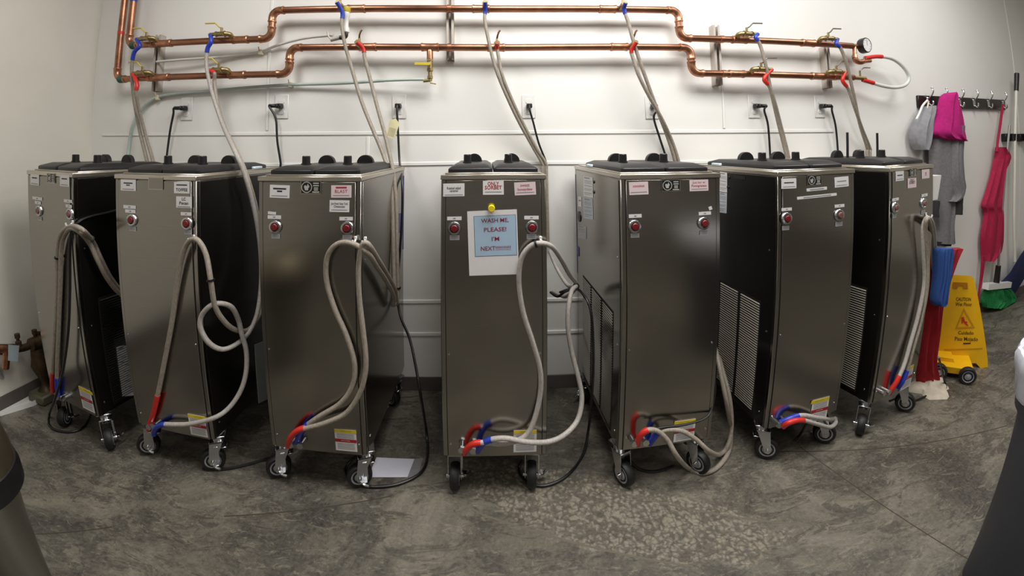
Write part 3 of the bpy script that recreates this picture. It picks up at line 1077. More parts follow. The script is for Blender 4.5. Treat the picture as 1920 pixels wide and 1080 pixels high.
def place(p, i):
    px, py, v = p
    if isinstance(v, tuple):
        if len(v) == 2:     # so far off the right side of machine v[1]
            M_ = MM[v[1]]
            n_ = M_.to_3x3() @ Vector((1, 0, 0))
            return onP(px, py, M_ @ Vector((W / 2 + v[0], 0, 0)), n_)
        return onX(px, py, v[0])
    if v >= 1.0:
        return onY(px, py, v)
    if v < 0:
        return onZ(px, py, -v)
    return fw(i, px, py, v)


def hose(label, pts, i=None, m=HOSE, r=HR, ends=(), start=None, name='water_hose', cat='hose', group='grey braided water hoses', down=None, ties=()):
    """pts in pixels with a depth; ends = [(which end, number of points, colour)]"""
    P = ([start] if start is not None else []) + [place(p, i) for p in pts]
    if down is not None:
        P.append(Vector((P[-1].x, down[0], P[-1].z - .06)))
        P.append(Vector((P[-1].x, down[0], down[1])))
    S = spline(P, 7)
    o = solo(B().tube(S, r, 10, 1), name, m, label, cat, group)
    for which, n, cm in ends:
        seg = S[:n] if which == 0 else S[-n:]
        part(B().tube(seg, r * 1.18, 10, 1), 'sleeve', cm, o, world=True)
    for k in ties:
        c, d = S[k], (S[min(k + 1, len(S) - 1)] - S[k - 1]).normalized()
        part(B().cyl(c - d * .004, c + d * .004, r * 1.5, n=10), 'cable_tie', CORD, o, world=True)
    return o


YW = D - .155     # in front of the pipes
YD = D - .032     # drop between machines and wall
HD = (D - .033, .9)
hose('grey hose from blue valve by the riser pipe down behind the corner machine', [(262, 86, YW), (251, 100, YW), (247, 135, YW + .02), (252, 190, YW + .06), (262, 245, D - .06), (275, 300, D - .034)], start=VALV['u0'], ends=[(0, 18, BLUEH)], down=HD)
hose('grey hose from red valve by the riser pipe down behind the corner machine', [(257, 158, YW), (255, 175, YW), (262, 210, YW + .05), (272, 250, D - .06), (286, 300, D - .034)], start=VALV['l0'], ends=[(0, 13, REDH)], down=HD)
GAP2 = 1.68
hose('grey hose from second blue valve looping beside the toffee machine', [(396, 78, YW), (389, 92, YW), (387, 120, YW), (393, 155, YW - .02), (404, 195, YW - .05), (420, 240, YW - .1), (440, 283, 1.68), (458, 325, (-1.165,)), (476, 390, (-1.14,)), (487, 455, (-1.12,)), (490, 520, (-1.10,)), (484, 580, (-1.08,)), (470, 618, 1.57), (448, 642, 1.5), (418, 655, 1.44), (392, 643, 1.40), (376, 615, 1.385), (378, 592, 1.385), (395, 573, 1.385), (415, 569, 1.41), (435, 577, 1.46), (447, 600, 1.5), (453, 625, 1.50), (462, 660, 1.50), (461, 700, 1.48), (450, 735, 1.46), (428, 766, 1.43), (400, 784, 1.395), (355, 795, .025), (325, 796, .03), (305, 796, .03), (292, 803, .02), (289, 815, .012)], 1, m=HOSEW, start=VALV['u1'], ends=[(0, 17, BLUEH), (1, 17, BLUEH)])
hose('grey hose from second red valve hanging over the hook of the toffee machine', [(402, 137, YW), (402, 155, YW + .01), (408, 195, YW - .02), (422, 240, YW - .06), (444, 285, 1.74), (463, 330, (-1.17,)), (480, 390, (-1.16,)), (490, 455, (-1.15,)), (494, 525, (-1.14,)), (491, 575, (-1.13,)), (478, 605, 1.62), (462, 620, 1.56), (440, 618, 1.49), (420, 602, 1.43), (403, 573, 1.39), (395, 525, 1.37), (387, 480, .035), (375, 455, .035), (363, 448, .036), (350, 458, .03), (339, 490, .025), (331, 540, .02), (323, 600, .018), (312, 660, .018), (299, 725, .02), (288, 773, .02), (281, 795, .016), (279, 806, .01)], 1, start=VALV['l1'], ends=[(0, 8, REDH), (1, 20, REDH)], ties=(112,))
hose('grey hose from third blue valve, arched widely over the emblem machine front', [(642, 24, YW), (641, 45, YW), (646, 80, YW), (660, 130, YW), (678, 190, YW - .02), (700, 245, YW - .05), (718, 288, YW - .08), (729, 325, 1.86), (735, 375, 1.84), (737, 440, 1.83), (739, 520, 1.82), (741, 563, 1.80), (737, 572, 1.78), (738, 555, 1.74), (725, 528, 1.64), (707, 500, 1.52), (690, 475, 1.40), (664, 458, .035), (640, 455, .03), (622, 466, .03), (612, 490, .025), (613, 530, .02), (628, 580, .02), (650, 630, .02), (665, 682, .02), (661, 722, .02), (638, 756, .025), (600, 780, .03), (576, 797, .03), (562, 812, .025), (557, 830, .012)], 2, start=VALV['u2'], ends=[(0, 12, BLUEH), (1, 16, BLUEH)])
hose('grey hose from third red valve, hung on the hook of the emblem machine', [(681, 92, YW), (684, 110, YW), (692, 140, YW), (706, 195, YW - .02), (721, 250, YW - .05), (731, 292, YW - .08), (738, 330, 1.88), (743, 390, 1.86), (744, 460, 1.85), (746, 540, 1.84), (744, 570, 1.82), (741, 545, 1.76), (726, 515, 1.64), (708, 485, 1.50), (695, 464, 1.40), (685, 455, .036), (677, 466, .035), (672, 505, .025), (674, 560, .02), (681, 620, .02), (686, 670, .02), (684, 705, .02), (674, 738, .02), (650, 773, .025), (615, 791, .035), (580, 801, .04), (560, 806, .045), (545, 820, .04), (540, 836, .02)], 2, start=VALV['l2'], ends=[(0, 11, REDH), (1, 19, REDH)], ties=(70,))
hose('grey hose from fourth blue valve dropping behind the wash me machine', [(910, 20, YW), (909, 38, YW), (917, 80, YW), (930, 130, YW), (951, 182, YW + .02), (975, 232, YW + .06), (1000, 277, D - .05), (1017, 308, D - .034)], start=VALV['u3'], ends=[(0, 11, BLUEH)], down=HD)
hose('grey hose from fourth red valve dropping behind the wash me machine', [(932, 90, YW), (935, 108, YW), (942, 142, YW), (962, 192, YW + .03), (985, 240, YW + .07), (1008, 282, D - .05), (1024, 308, D - .034)], start=VALV['l3'], ends=[(0, 9, REDH)], down=HD)
hose('grey hose with red end arched over the hook of the wash me machine', [(1035, 545, 1.95), (1060, 556, 1.9), (1080, 540, 1.78), (1082, 533, 1.7), (1068, 515, 1.6), (1052, 486, 1.50), (1035, 463, 1.41), (1014, 456, .036), (993, 463, .03), (977, 487, .025), (973, 530, .02), (981, 585, .02), (1000, 645, .02), (1013, 695, .02), (1012, 745, .02), (997, 800, .03), (978, 822, .035), (945, 832, .04), (908, 830, .045), (888, 832, .045), (874, 843, .03), (870, 850, .015)], 3, m=HOSEW, ends=[(1, 20, REDH)], ties=(52,))
hose('grey hose with blue end swinging into the gap right of the wash me machine', [(1030, 470, 1.95), (1045, 505, 1.9), (1065, 535, 1.8), (1080, 536, 1.68), (1072, 545, 1.6), (1066, 575, 1.55), (1065, 615, 1.53), (1072, 660, 1.52), (1085, 710, 1.5), (1091, 748, 1.48), (1083, 787, 1.45), (1060, 814, 1.41), (1030, 828, .03), (990, 829, .05), (950, 822, .055), (922, 824, .05), (905, 832, .04), (895, 846, .02)], 3, m=HOSEW, ends=[(1, 15, BLUEH)], ties=(22,))
hose('grey hose from fifth blue valve dropping behind the pomegranate machine', [(1170, 18, YW), (1178, 42, YW), (1192, 92, YW), (1212, 150, YW + .02), (1232, 205, YW + .05), (1252, 258, D - .05), (1265, 300, D - .034)], start=VALV['u4'], ends=[(0, 11, BLUEH)], down=HD)
hose('grey hose from fifth red valve dropping behind the pomegranate machine', [(1184, 95, YW), (1188, 112, YW), (1198, 142, YW), (1218, 182, YW + .02), (1242, 225, YW + .06), (1260, 265, D - .05), (1272, 302, D - .034)], start=VALV['l4'], ends=[(0, 10, REDH)], down=HD)
hose('grey hose with red end lying on the floor by the pomegranate machine casters', [(1338, 640, 1.75), (1344, 665, 1.6), (1353, 710, 1.52), (1364, 765, 1.49), (1371, 812, -.05), (1366, 848, -.012), (1345, 876, -.012), (1318, 887, -.012), (1291, 878, -.02), (1270, 856, .075), (1252, 826, .06), (1234, 809, .05), (1217, 806, .05), (1204, 813, .045), (1197, 825, .03), (1195, 834, .015)], 4, ends=[(1, 21, REDH)])
hose('grey hose with blue end bent back under the pomegranate machine', [(1345, 655, 1.85), (1354, 690, 1.7), (1367, 740, 1.6), (1372, 790, 1.56), (1366, 832, -.05), (1350, 852, -.02), (1330, 846, .06), (1305, 824, .055), (1278, 808, .045), (1250, 806, .04), (1234, 812, .035), (1222, 826, .02), (1218, 832, .012)], 4, ends=[(1, 16, BLUEH)])
hose('grey hose from sixth blue valve dropping behind the tape strip machine', [(1417, 70, YW), (1425, 84, YW), (1434, 115, YW), (1446, 172, YW + .03), (1459, 230, D - .07), (1474, 292, D - .034)], start=VALV['u5'], ends=[(0, 12, BLUEH)], down=HD)
hose('grey hose from sixth red valve dropping behind the tape strip machine', [(1433, 148, YW + .01), (1443, 163, YW + .02), (1452, 190, YW + .04), (1463, 232, D - .07), (1478, 292, D - .034)], start=VALV['l5'], ends=[(0, 13, REDH)], down=HD)
hose('short grey hoses end with red sleeve under the tape strip machine', [(1563, 782, 1.47), (1567, 792, 1.45), (1556, 801, 1.42), (1535, 796, .035), (1512, 789, .045), (1495, 788, .05), (1478, 793, .045), (1468, 800, .025)], 5, m=HOSEW, ends=[(1, 20, REDH)])
hose('grey hose with blue sleeve tucked above the tape strip machine caster', [(1567, 785, 1.50), (1555, 786, 1.44), (1530, 783, .03), (1510, 779, .035), (1495, 780, .035), (1478, 786, .03), (1463, 792, .015)], 5, m=HOSEW, ends=[(1, 16, BLUEH)])
hose('coiled grey hose tail against the louvres behind the tape strip machine', [(1572, 668, 1.75), (1580, 660, 1.68), (1587, 652, 1.64), (1583, 635, 1.64), (1575, 623, 1.68), (1566, 620, 1.75)], 5, m=HOSEW, r=.008)
hose('grey hose from seventh blue valve dropping behind the hoodie side machine', [(1568, 82, YW), (1577, 92, YW), (1588, 122, YW + .01), (1600, 175, YW + .04), (1612, 232, D - .07), (1626, 278, D - .034)], start=VALV['u6'], ends=[(0, 13, BLUEH)], down=HD)
hose('grey hose from seventh red valve dropping behind the hoodie side machine', [(1580, 151, YW + .01), (1591, 168, YW + .02), (1602, 200, YW + .04), (1616, 240, D - .07), (1631, 278, D - .034)], start=VALV['l6'], ends=[(0, 13, REDH)], down=HD)
hose('grey hose with red sleeve draped down the hoodie side machine edge', [(1752, 520, 1.60), (1753, 470, 1.55), (1750, 425, 1.46), (1740, 408, .036), (1731, 425, .03), (1731, 470, .025), (1733, 530, .025), (1722, 590, .025), (1708, 640, .025), (1696, 682, .03), (1683, 712, .03), (1672, 730, .02), (1668, 738, .012)], 6, m=HOSEW, ends=[(1, 17, REDH)])
hose('grey hose with blue sleeve draped down the hoodie side machine edge', [(1748, 540, 1.62), (1750, 480, 1.56), (1746, 430, 1.45), (1738, 410, .05), (1735, 435, .04), (1739, 485, .035), (1738, 540, .035), (1727, 600, .03), (1713, 650, .03), (1702, 690, .03), (1692, 715, .03), (1683, 728, .018)], 6, m=HOSE, ends=[(1, 14, BLUEH)])
hose('grey hose with red sleeve hooked over the corner machine front', [(250, 562, (.02, 0)), (228, 546, (.025, 0)), (207, 520, (.03, 0)), (190, 487, (.03, 0)), (175, 455, (.03, 0)), (156, 432, .05), (135, 424, .036), (117, 436, .03), (109, 465, .025), (108, 540, .018), (104, 620, .018), (100, 680, .018), (98, 718, .018), (99, 735, .015)], 0, ends=[(1, 12, REDH)], ties=(30, 58))
hose('grey hose with blue sleeve hooked over the corner machine front', [(248, 566, (.045, 0)), (222, 548, (.05, 0)), (201, 522, (.055, 0)), (184, 490, (.055, 0)), (169, 458, (.05, 0)), (152, 437, .035), (134, 428, .036), (121, 442, .022), (115, 470, .02), (113, 540, .018), (110, 620, .018), (107, 690, .018), (107, 725, .018), (110, 742, .012)], 0, ends=[(1, 12, BLUEH)])

# thin plastic tubes on the wall
hose('thin teal tube clipped along the wall under the copper pipes', [(238, 310, D - .02), (242, 275, D - .02), (247, 242, D - .02), (259, 214, D - .02), (276, 194, D - .02), (296, 182, D - .02), (330, 176, D - .02), (400, 170, D - .02), (480, 163, D - .02), (545, 159, D - .025), (640, 156, D - .04), (720, 151, D - .06)], m=TEAL, r=.010, start=None, name='plastic_tube', cat='tube', group='thin plastic tubes on the wall').location.y += 0
hose('thin white tube running from the test cock past the wall strut', [(294, 116, D - .055), (340, 112, D - .055), (400, 108, D - .04), (450, 103, D - .02), (490, 97, D - .02), (520, 85, D - .03), (570, 72, D - .06), (625, 66, D - .11)], m=CLEAR, r=.008, name='plastic_tube', cat='tube', group='thin plastic tubes on the wall')
hose('thin teal tube end joining the drain valve under the pipes', [(718, 151, D - .06), (760, 149.5, D - .075), (797, 149, YP)], m=TEAL, r=.009, name='plastic_tube', cat='tube', group='thin plastic tubes on the wall')
hose('clear tube looping between the gauge elbow and the lower pipe end', [(1622, 109, YP - .03), (1646, 106, YP - .03), (1672, 110, YP - .03), (1692, 124, YP - .03), (1704, 143, YP - .03), (1699, 158, YP - .03), (1680, 164, YP - .03), (1655, 161, YP - .02), (1632, 154, YP - .01), (1618, 150, YP - .01)], m=CLEAR, r=.0125, name='plastic_tube', cat='tube', group='thin plastic tubes on the wall', ends=[(0, 10, REDH), (1, 10, REDH)])
for px, py in ((296, 183), (545, 159), (489, 98)):
    c = onY(px, py, D - .02)
    solo(B().box(c.x - .012, c.x + .012, D - .032, D - .0003, c.z - .016, c.z + .016, .003).cyl((c.x - .004, D - .032, c.z + .012), (c.x - .004, D - .04, c.z + .03), .004, n=8), 'tube_clip', CREAM,
         {296: 'cream tube clip where the teal tube bends by the riser', 545: 'cream tube clip under the left lower pipe bend', 489: 'cream tube clip holding the thin white tube'}[px], 'clip', 'cream wall clips')

# ------------------------------------------------------------------ outlets and power cords
OUT = [(351, 204), (529, 200), (749, 200), (991, 200), (1222, 201), (1413, 200), (1536, 200)]
OWHERE = ['under the left strut', 'above the toffee machine', 'with the tagged cord', 'above the wash me machine', 'half hidden behind two grey hoses', 'above the tape strip machine', 'above the hoodie side machine']
PLUGD = [(-1, 0), (-1, 0), (0, 0), (0, 0), (0, 0), (1, 0), (1, 0)]
PLUGS = []
for k, (px, py) in enumerate(OUT):
    c = onY(px, py, D)
    t = thing('wall_outlet', 'white wall outlet ' + OWHERE[k], 'outlet', (c.x, D, c.z - .075), 0, 'white outlets along the back wall')
    part(B().box(-.043, .043, -.007, -.0003, 0, .15, .003), 'cover_plate', PLASTW, t)
    for z in (.04, .108):
        part(B().prism([(math.cos(a) * .019, max(-.014, min(.014, math.sin(a) * .019))) for a in [2 * math.pi * j / 20 for j in range(20)]], lambda u, v: (u, -.007, z + v), lambda u, v: (u, -.010, z + v)), 'socket', PLASTW, t)
    PLUGS.append(Vector((c.x, D - .01, c.z + .0)))


def cord(k, label, pts, r=.0065, group='black power cords', down=None, plug=True):
    c = PLUGS[k] if k is not None else None
    P = []
    b = None
    if plug:
        dx = PLUGD[k][0]
        P = [c + V((0, -.034, 0)), c + V((dx * .02, -.042, 0)), c + V((dx * .05, -.045 if dx else -.05, -.002 if dx else -.03))]
    P += [place(p, None) for p in pts]
    if down is not None:
        P.append(Vector((P[-1].x, down[0], P[-1].z - .06)))
        P.append(Vector((P[-1].x, down[0], down[1])))
    o = solo(B().tube(spline(P, 6), r, 8, 1), 'power_cord', CORD, label, 'cord', group)
    if plug:
        b = B().box(c.x - .017, c.x + .017, c.y - .04, c.y - .001, c.z - .014, c.z + .014, .004)
        if dx:
            b.box(min(c.x, c.x + dx * .055), max(c.x, c.x + dx * .055), c.y - .046, c.y - .022, c.z - .011, c.z + .011, .004)
        part(b, 'plug', BLACKP, o, world=True)
    return o


HC = (D - .03, .9)
cord(0, 'black power cord curving from the outlet under the left strut', [(325, 214, D - .05), (319, 245, D - .045), (312, 300, D - .03)], down=HC)
cord(1, 'black power cord dropping from the outlet above the toffee machine', [(517, 222, D - .045), (520, 265, D - .04), (526, 304, D - .03)], down=HC)
cord(2, 'long black power cord with paper tag, curling on the floor by a caster', [(746, 240, D - .06), (749, 300, D - .07), (754, 345, 1.98), (754, 400, 1.95), (750, 470, 1.92), (745, 540, 1.9), (750, 590, 1.85), (768, 635, 1.75), (780, 690, 1.66), (790, 750, 1.60), (799, 805, -.06), (802, 850, -.008), (790, 885, -.008), (745, 908, -.008), (690, 912, -.008), (660, 900, -.008), (648, 880, -.008), (660, 862, -.03), (675, 850, 1.56)])
cord(3, 'black power cord dropping from the outlet above the wash me machine', [(1000, 230, D - .05), (1010, 268, D - .04), (1024, 305, D - .03)], down=HC)
cord(4, 'black power cord behind two crossing grey hoses', [(1226, 222, D - .03), (1238, 262, D - .03), (1250, 300, D - .03)], down=HC)
cord(5, 'black power cord arching from the outlet above the tape strip machine', [(1433, 207, D - .05), (1440, 235, D - .045), (1444, 292, D - .03)], down=HC)
cord(6, 'black power cord arching from the outlet above the hoodie side machine', [(1560, 208, D - .05), (1567, 238, D - .045), (1571, 284, D - .03)], down=HC)
cord(None, 'black cord lying on the floor between the toffee and emblem machines', [(540, 830, -.16), (520, 852, -.06), (495, 862, -.008), (455, 873, -.008), (415, 880, -.008), (380, 878, -.008)], plug=False)
cord(None, 'black cord drooping from the gap right of the wash me machine to the floor', [(1050, 548, 1.9), (1075, 541, 1.75), (1092, 550, 1.62), (1107, 580, 1.55), (1112, 640, 1.53), (1111, 720, 1.53), (1104, 800, -.1), (1093, 852, -.008), (1065, 890, -.008), (1030, 909, -.008), (1000, 909, -.008), (980, 895, -.008), (973, 878, -.008), (980, 862, -.03)], plug=False)
cord(None, 'black cord looped in the gap right of the wash me machine, above the trim', [(1032, 548, 1.95), (1045, 556, 1.9), (1058, 548, 1.85), (1072, 541, 1.75)], plug=False)
cord(None, 'thin black cord crossing the front of the pomegranate machine', [(1336, 690, 1.47), (1341, 725, 1.45), (1335, 763, 1.43), (1322, 784, 1.40), (1285, 796, 1.385), (1245, 801, 1.38), (1222, 806, 1.38)], r=.005, plug=False)
cord(None, 'black cord lying in shadow under the pomegranate machine', [(1180, 862, -.04), (1200, 880, -.007), (1230, 884, -.007), (1262, 874, -.007)], plug=False)
cord(None, 'black cord crossing from the corner machine side down to its casters', [(246, 386, (.012, 0)), (205, 398, (.012, 0)), (170, 406, (.012, 0)), (148, 416, (.014, 0)), (133, 440, 1.36), (131, 540, 1.37), (128, 620, 1.37), (119, 690, 1.37), (105, 742, 1.35), (93, 775, -.03), (92, 795, -.008), (104, 806, -.008), (130, 810, -.008), (152, 804, -.008), (166, 788, -.02), (173, 770, 1.45)], plug=False)
cord(None, 'black cord along the floor behind the hoodie side machine caster', [(1668, 752, -.1), (1690, 745, -.03), (1712, 752, -.008), (1750, 736, -.008), (1773, 728, -.008), (1770, 712, -.06), (1760, 670, -.35)], r=.006, plug=False)
cord(None, 'thin black cord under the tape strip machine', [(1515, 790, 1.38), (1508, 802, 1.4), (1500, 815, -.05), (1490, 826, -.008)], r=.006, plug=False)
# paper tag on the third cord
t0, t1 = onY(742, 222, D - .075), onY(731, 258, D - .075)
dd = (t1 - t0)
nn = Vector((dd.z, 0, -dd.x)).normalized() * .03
bt = B().prism([(0.08, -.4), (0, 0), (0.08, .4), (.18, 1), (1, 1), (1, -1), (.18, -1)], lambda u, v: t0 + dd * u + nn * v, lambda u, v: t0 + dd * u + nn * v + V((0, -.0012, 0)))
tg = solo(bt, 'paper_tag', mat('cream_tag', (226, 218, 176), .6), 'cream paper tag tied to the power cord', 'tag', smooth=False)
part(B().add([t0 + dd * u + nn * v + V((0, -.002, 0)) for u, v in ((.5, -.7), (.5, .7), (.92, .7), (.92, -.7))], [(0, 1, 2, 3)]), 'print', mat('faint_tag_print', (196, 188, 152), .7), tg, world=True, smooth=False)
# ------------------------------------------------------------------ papers and small things on the machines
# the wash me sign
def sign_fn(y, i=3):
    cs = [fl(i, *p, .006) for p in ((876, 396.5), (969, 392.5), (973, 514), (880, 517))]

    def f(u, v):   # u, v in 0..1, v up
        a = Vector(cs[3]).lerp(Vector(cs[2]), u)
        b = Vector(cs[0]).lerp(Vector(cs[1]), u)
        q = a.lerp(b, v)
        return MM[i] @ Vector((q.x, y, q.y))
    return f


sg = solo(B().prism([(0, 0), (1, 0), (1, 1), (0, 1)], sign_fn(-.006), sign_fn(-.0068)), 'paper_sign', WHITE, 'white sheet with blue panel reading wash me please, under a yellow magnet', 'sign', smooth=False)
x0, x1, y0, y1 = .135, .965, .30, .915
part(B().prism([(x0 - .008, y0 - .006), (x1 + .008, y0 - .006), (x1 + .008, y1 + .006), (x0 - .008, y1 + .006)], sign_fn(-.0069), sign_fn(-.0072)), 'border', mat('navy_border', (52, 66, 92), .6), sg, world=True, smooth=False)
part(B().prism([(x0, y0), (x1, y0), (x1, y1), (x0, y1)], sign_fn(-.0073), sign_fn(-.0076)), 'blue_panel', mat('pale_blue_print', (168, 194, 216), .6, 0, .06, 6), sg, world=True, smooth=False)
q = B()
for s, v, wd in (('WASH ME,', .845, .55), ('PLEASE!', .705, .45), ("I'M", .56, .15), ('NEXT!!!!!!!!!!', .415, .6)):
    part(text_on(B(), s, sign_fn(-.0082), .55, v, width=wd, h=.062, bold=.009), 'lettering', mat('maroon_print', (140, 44, 66), .6), sg, world=True, smooth=False)
c = fw(3, 921.5, 390, .012)
ax = MM[3].to_3x3() @ V((0, -1, 0))
mg = B().cyl(c - ax * .005, c + ax * .010, .0135, .0145, 20)
mg.cyl(c + ax * .010, c + ax * .018, .0145, .0115, 20)
solo(mg, 'magnet', mat('yellow_magnet', (226, 204, 30), .35), 'round yellow magnet pinning the wash me sign', 'magnet')


def side_card(i, root, side, quad, name, m, off=.0022, th=.0006, lines=()):
    ps = [sl(i, px, py, side) for px, py in quad]     # TL TR BR BL in picture order
    hx = W / 2

    def f(e):
        def g(u, v):
            a = Vector(ps[3]).lerp(Vector(ps[2]), u)
            b = Vector(ps[0]).lerp(Vector(ps[1]), u)
            q_ = a.lerp(b, v)
            return Vector((side * (hx + e), q_.x, q_.y))
        return g
    o = part(B().prism([(0, 0), (1, 0), (1, 1), (0, 1)], f(off), f(off + th)), name, m, root, smooth=False)
    if lines:
        qq = B()
        for v, a, b_, h in lines:
            g = f(off + th + .0004)
            qq.add([g(a, v - h), g(b_, v - h), g(b_, v + h), g(a, v + h)], [(0, 1, 2, 3)])
        part(qq, 'print', GREYINK, o, smooth=False)
    return o


DOC = [(.93, .1, .7, .025), (.8, .1, .9, .008), (.74, .1, .85, .008), (.68, .1, .9, .008), (.55, .1, .9, .012), (.4, .1, .9, .008), (.34, .1, .8, .008), (.2, .1, .9, .012), (.12, .1, .7, .008)]
side_card(4, MC[4], -1, ((1095, 330), (1112, 333), (1113, 371), (1095, 368)), 'wiring_sheet', WHITE, lines=DOC)
side_card(4, MC[4], -1, ((1095, 370), (1112, 373), (1113, 412), (1095, 409)), 'wiring_sheet', mat('blue_grey_paper', (190, 196, 204), .6), lines=DOC)
side_card(4, MC[4], -1, ((1085, 368), (1091, 369), (1091, 388), (1085, 387)), 'small_label', WHITE, lines=[(.6, .2, .8, .08)])
side_card(4, MC[4], -1, ((1085, 423), (1100, 425), (1100, 449), (1085, 446)), 'data_plate', PLATE, lines=DOC[:5])
y_, z_ = sl(4, 1087, 406, -1)
part(B().lathe((-W / 2 - .001, y_, z_), [(.03, 0), (.03, -.004), (.02, -.006), (0, -.006)], 20, 'x'), 'cable_grommet', BLACKP, MC[4])
side_card(5, MC[5], -1, ((1351, 322), (1364, 324), (1364, 361), (1350, 359)), 'wiring_sheet', WHITE, lines=DOC)
side_card(5, MC[5], -1, ((1350, 360), (1364, 362), (1363, 400), (1348, 398)), 'wiring_sheet', mat('blue_grey_paper', (190, 196, 204), .6), lines=DOC)
for px, py in ((1114, 341), (1114, 360)):
    y_, z_ = sl(4, px, py, -1)
    part(B().lathe((-W / 2 - .001, y_, z_), [(.009, 0), (.008, -.004), (0, -.005)], 12, 'x'), 'side_plug', BLACKP, MC[4])
for px, py in ((1367, 333), (1366, 351)):
    y_, z_ = sl(5, px, py, -1)
    part(B().lathe((-W / 2 - .001, y_, z_), [(.009, 0), (.008, -.004), (0, -.005)], 12, 'x'), 'side_plug', BLACKP, MC[5])
side_card(5, MC[5], -1, ((1376, 328), (1398, 331), (1398, 337), (1376, 334)), 'blank_plate', BLACKP)
# sheet in a clear sleeve on the corner machine
sh = side_card(0, MC[0], 1, ((213, 636), (252, 628), (257, 742), (228, 745)), 'clear_sleeve', mat('dark_sleeve', (70, 74, 78), .25))
side_card(0, MC[0], 1, ((217, 650), (254, 643), (257, 740), (229, 743)), 'wiring_sheet', WHITE, off=.0032, lines=[(.95, .1, .35, .02), (.78, .2, .95, .006), (.68, .15, .95, .01), (.62, .15, .95, .008), (.5, .2, .8, .005), (.4, .2, .9, .005), (.3, .2, .95, .008), (.18, .2, .9, .006)])
# grey cover plate on the side of the toffee machine, blue film on its neighbour
side_card(1, MC[1], 1, ((476, 646), (503, 636), (506, 745), (484, 756)), 'cover_plate', mat('pale_grey_plate', (150, 156, 154), .4), th=.004)
BLF = mat('blue_film', (36, 40, 120), .35)
side_card(2, MC[2], 1, ((744, 400), (752, 400), (752, 436), (744, 437)), 'blue_film', BLF)
part(B().box(W / 2 + .0013, W / 2 + .003, LD - .026, LD - .010, .9, 1.33), 'blue_film', BLF, MC[2])
part(B().box(-W / 2 - .003, -W / 2 - .0013, LD - .026, LD - .014, .75, 1.33), 'blue_film', mat('navy_film', (24, 26, 70), .35), MC[4])
part(B().box(-W / 2 - .004, -W / 2 - .0013, LD - .06, LD - .03, .86, .91), 'blue_clip', BLF, MC[4])
for i, s in ((1, 1), (3, -1), (3, 1), (4, -1), (5, -1)):
    part(B().box(s * (W / 2 - .02) - .012, s * (W / 2 - .02) + .012, .40, .47, ZT + .006, ZT + .02, .004), 'hopper_edge_glint', mat('pale_edge_glint', (205, 222, 238), .25, .2), MC[i])  # pale blocks added as the bluish glint on the hopper edges
# agitator rods in the lids of the last machine
for px in (1589, 1645):
    p = onY(px, 287, 1.72)
    part(B().cyl((p.x, p.y, p.z - .03), (p.x + .004, p.y, p.z + .115), .0065, n=8), 'agitator_rod', BLACKP, MC[6], world=True)
# drain fittings at the bottom left of every front
for i, pts in enumerate((((115, 745), (124, 745)), ((284, 797), (292, 795)), ((548, 829), (566, 831)), ((866, 838), (888, 840)), ((1187, 827), (1208, 825)), ((1457, 793), (1470, 788)), ((1652, 735), (1662, 733)))):
    for px, py in pts:
        x, z = fl(i, px, py, .01)
        z = max(z, ZB + .012)
        b = B().cyl((x, .0, z), (x, -.02, z), .0125, n=12)
        b.cyl((x, -.02, z), (x, -.03, z), .016, n=6)
        part(b, 'hose_clamp', CHROME, MC[i])

# paper lying on the floor
cs = [onZ(px, py, 0) for px, py in ((690, 895), (764, 895), (777, 861), (706, 858))]
fp = solo(B().prism([(0, 0), (1, 0), (1, 1), (0, 1)], lambda u, v: cs[0].lerp(cs[1], u).lerp(cs[3].lerp(cs[2], u), v) + V((0, 0, .0006)), lambda u, v: cs[0].lerp(cs[1], u).lerp(cs[3].lerp(cs[2], u), v) + V((0, 0, .0018))), 'paper_sheet', mat('lilac_paper', (205, 204, 216), .6, 0, .02), 'white sheet of paper lying on the floor beside a caster', 'paper', smooth=False)
cs2 = [onZ(px, py, 0) for px, py in ((764, 895), (783, 895), (793, 859), (777, 861))]
part(B().prism([(0, 0), (1, 0), (1, 1), (0, 1)], lambda u, v: cs2[0].lerp(cs2[1], u).lerp(cs2[3].lerp(cs2[2], u), v) + V((0, 0, .0004)), lambda u, v: cs2[0].lerp(cs2[1], u).lerp(cs2[3].lerp(cs2[2], u), v) + V((0, 0, .001))), 'grey_edge', mat('grey_paper', (120, 118, 122), .6), fp, world=True, smooth=False)


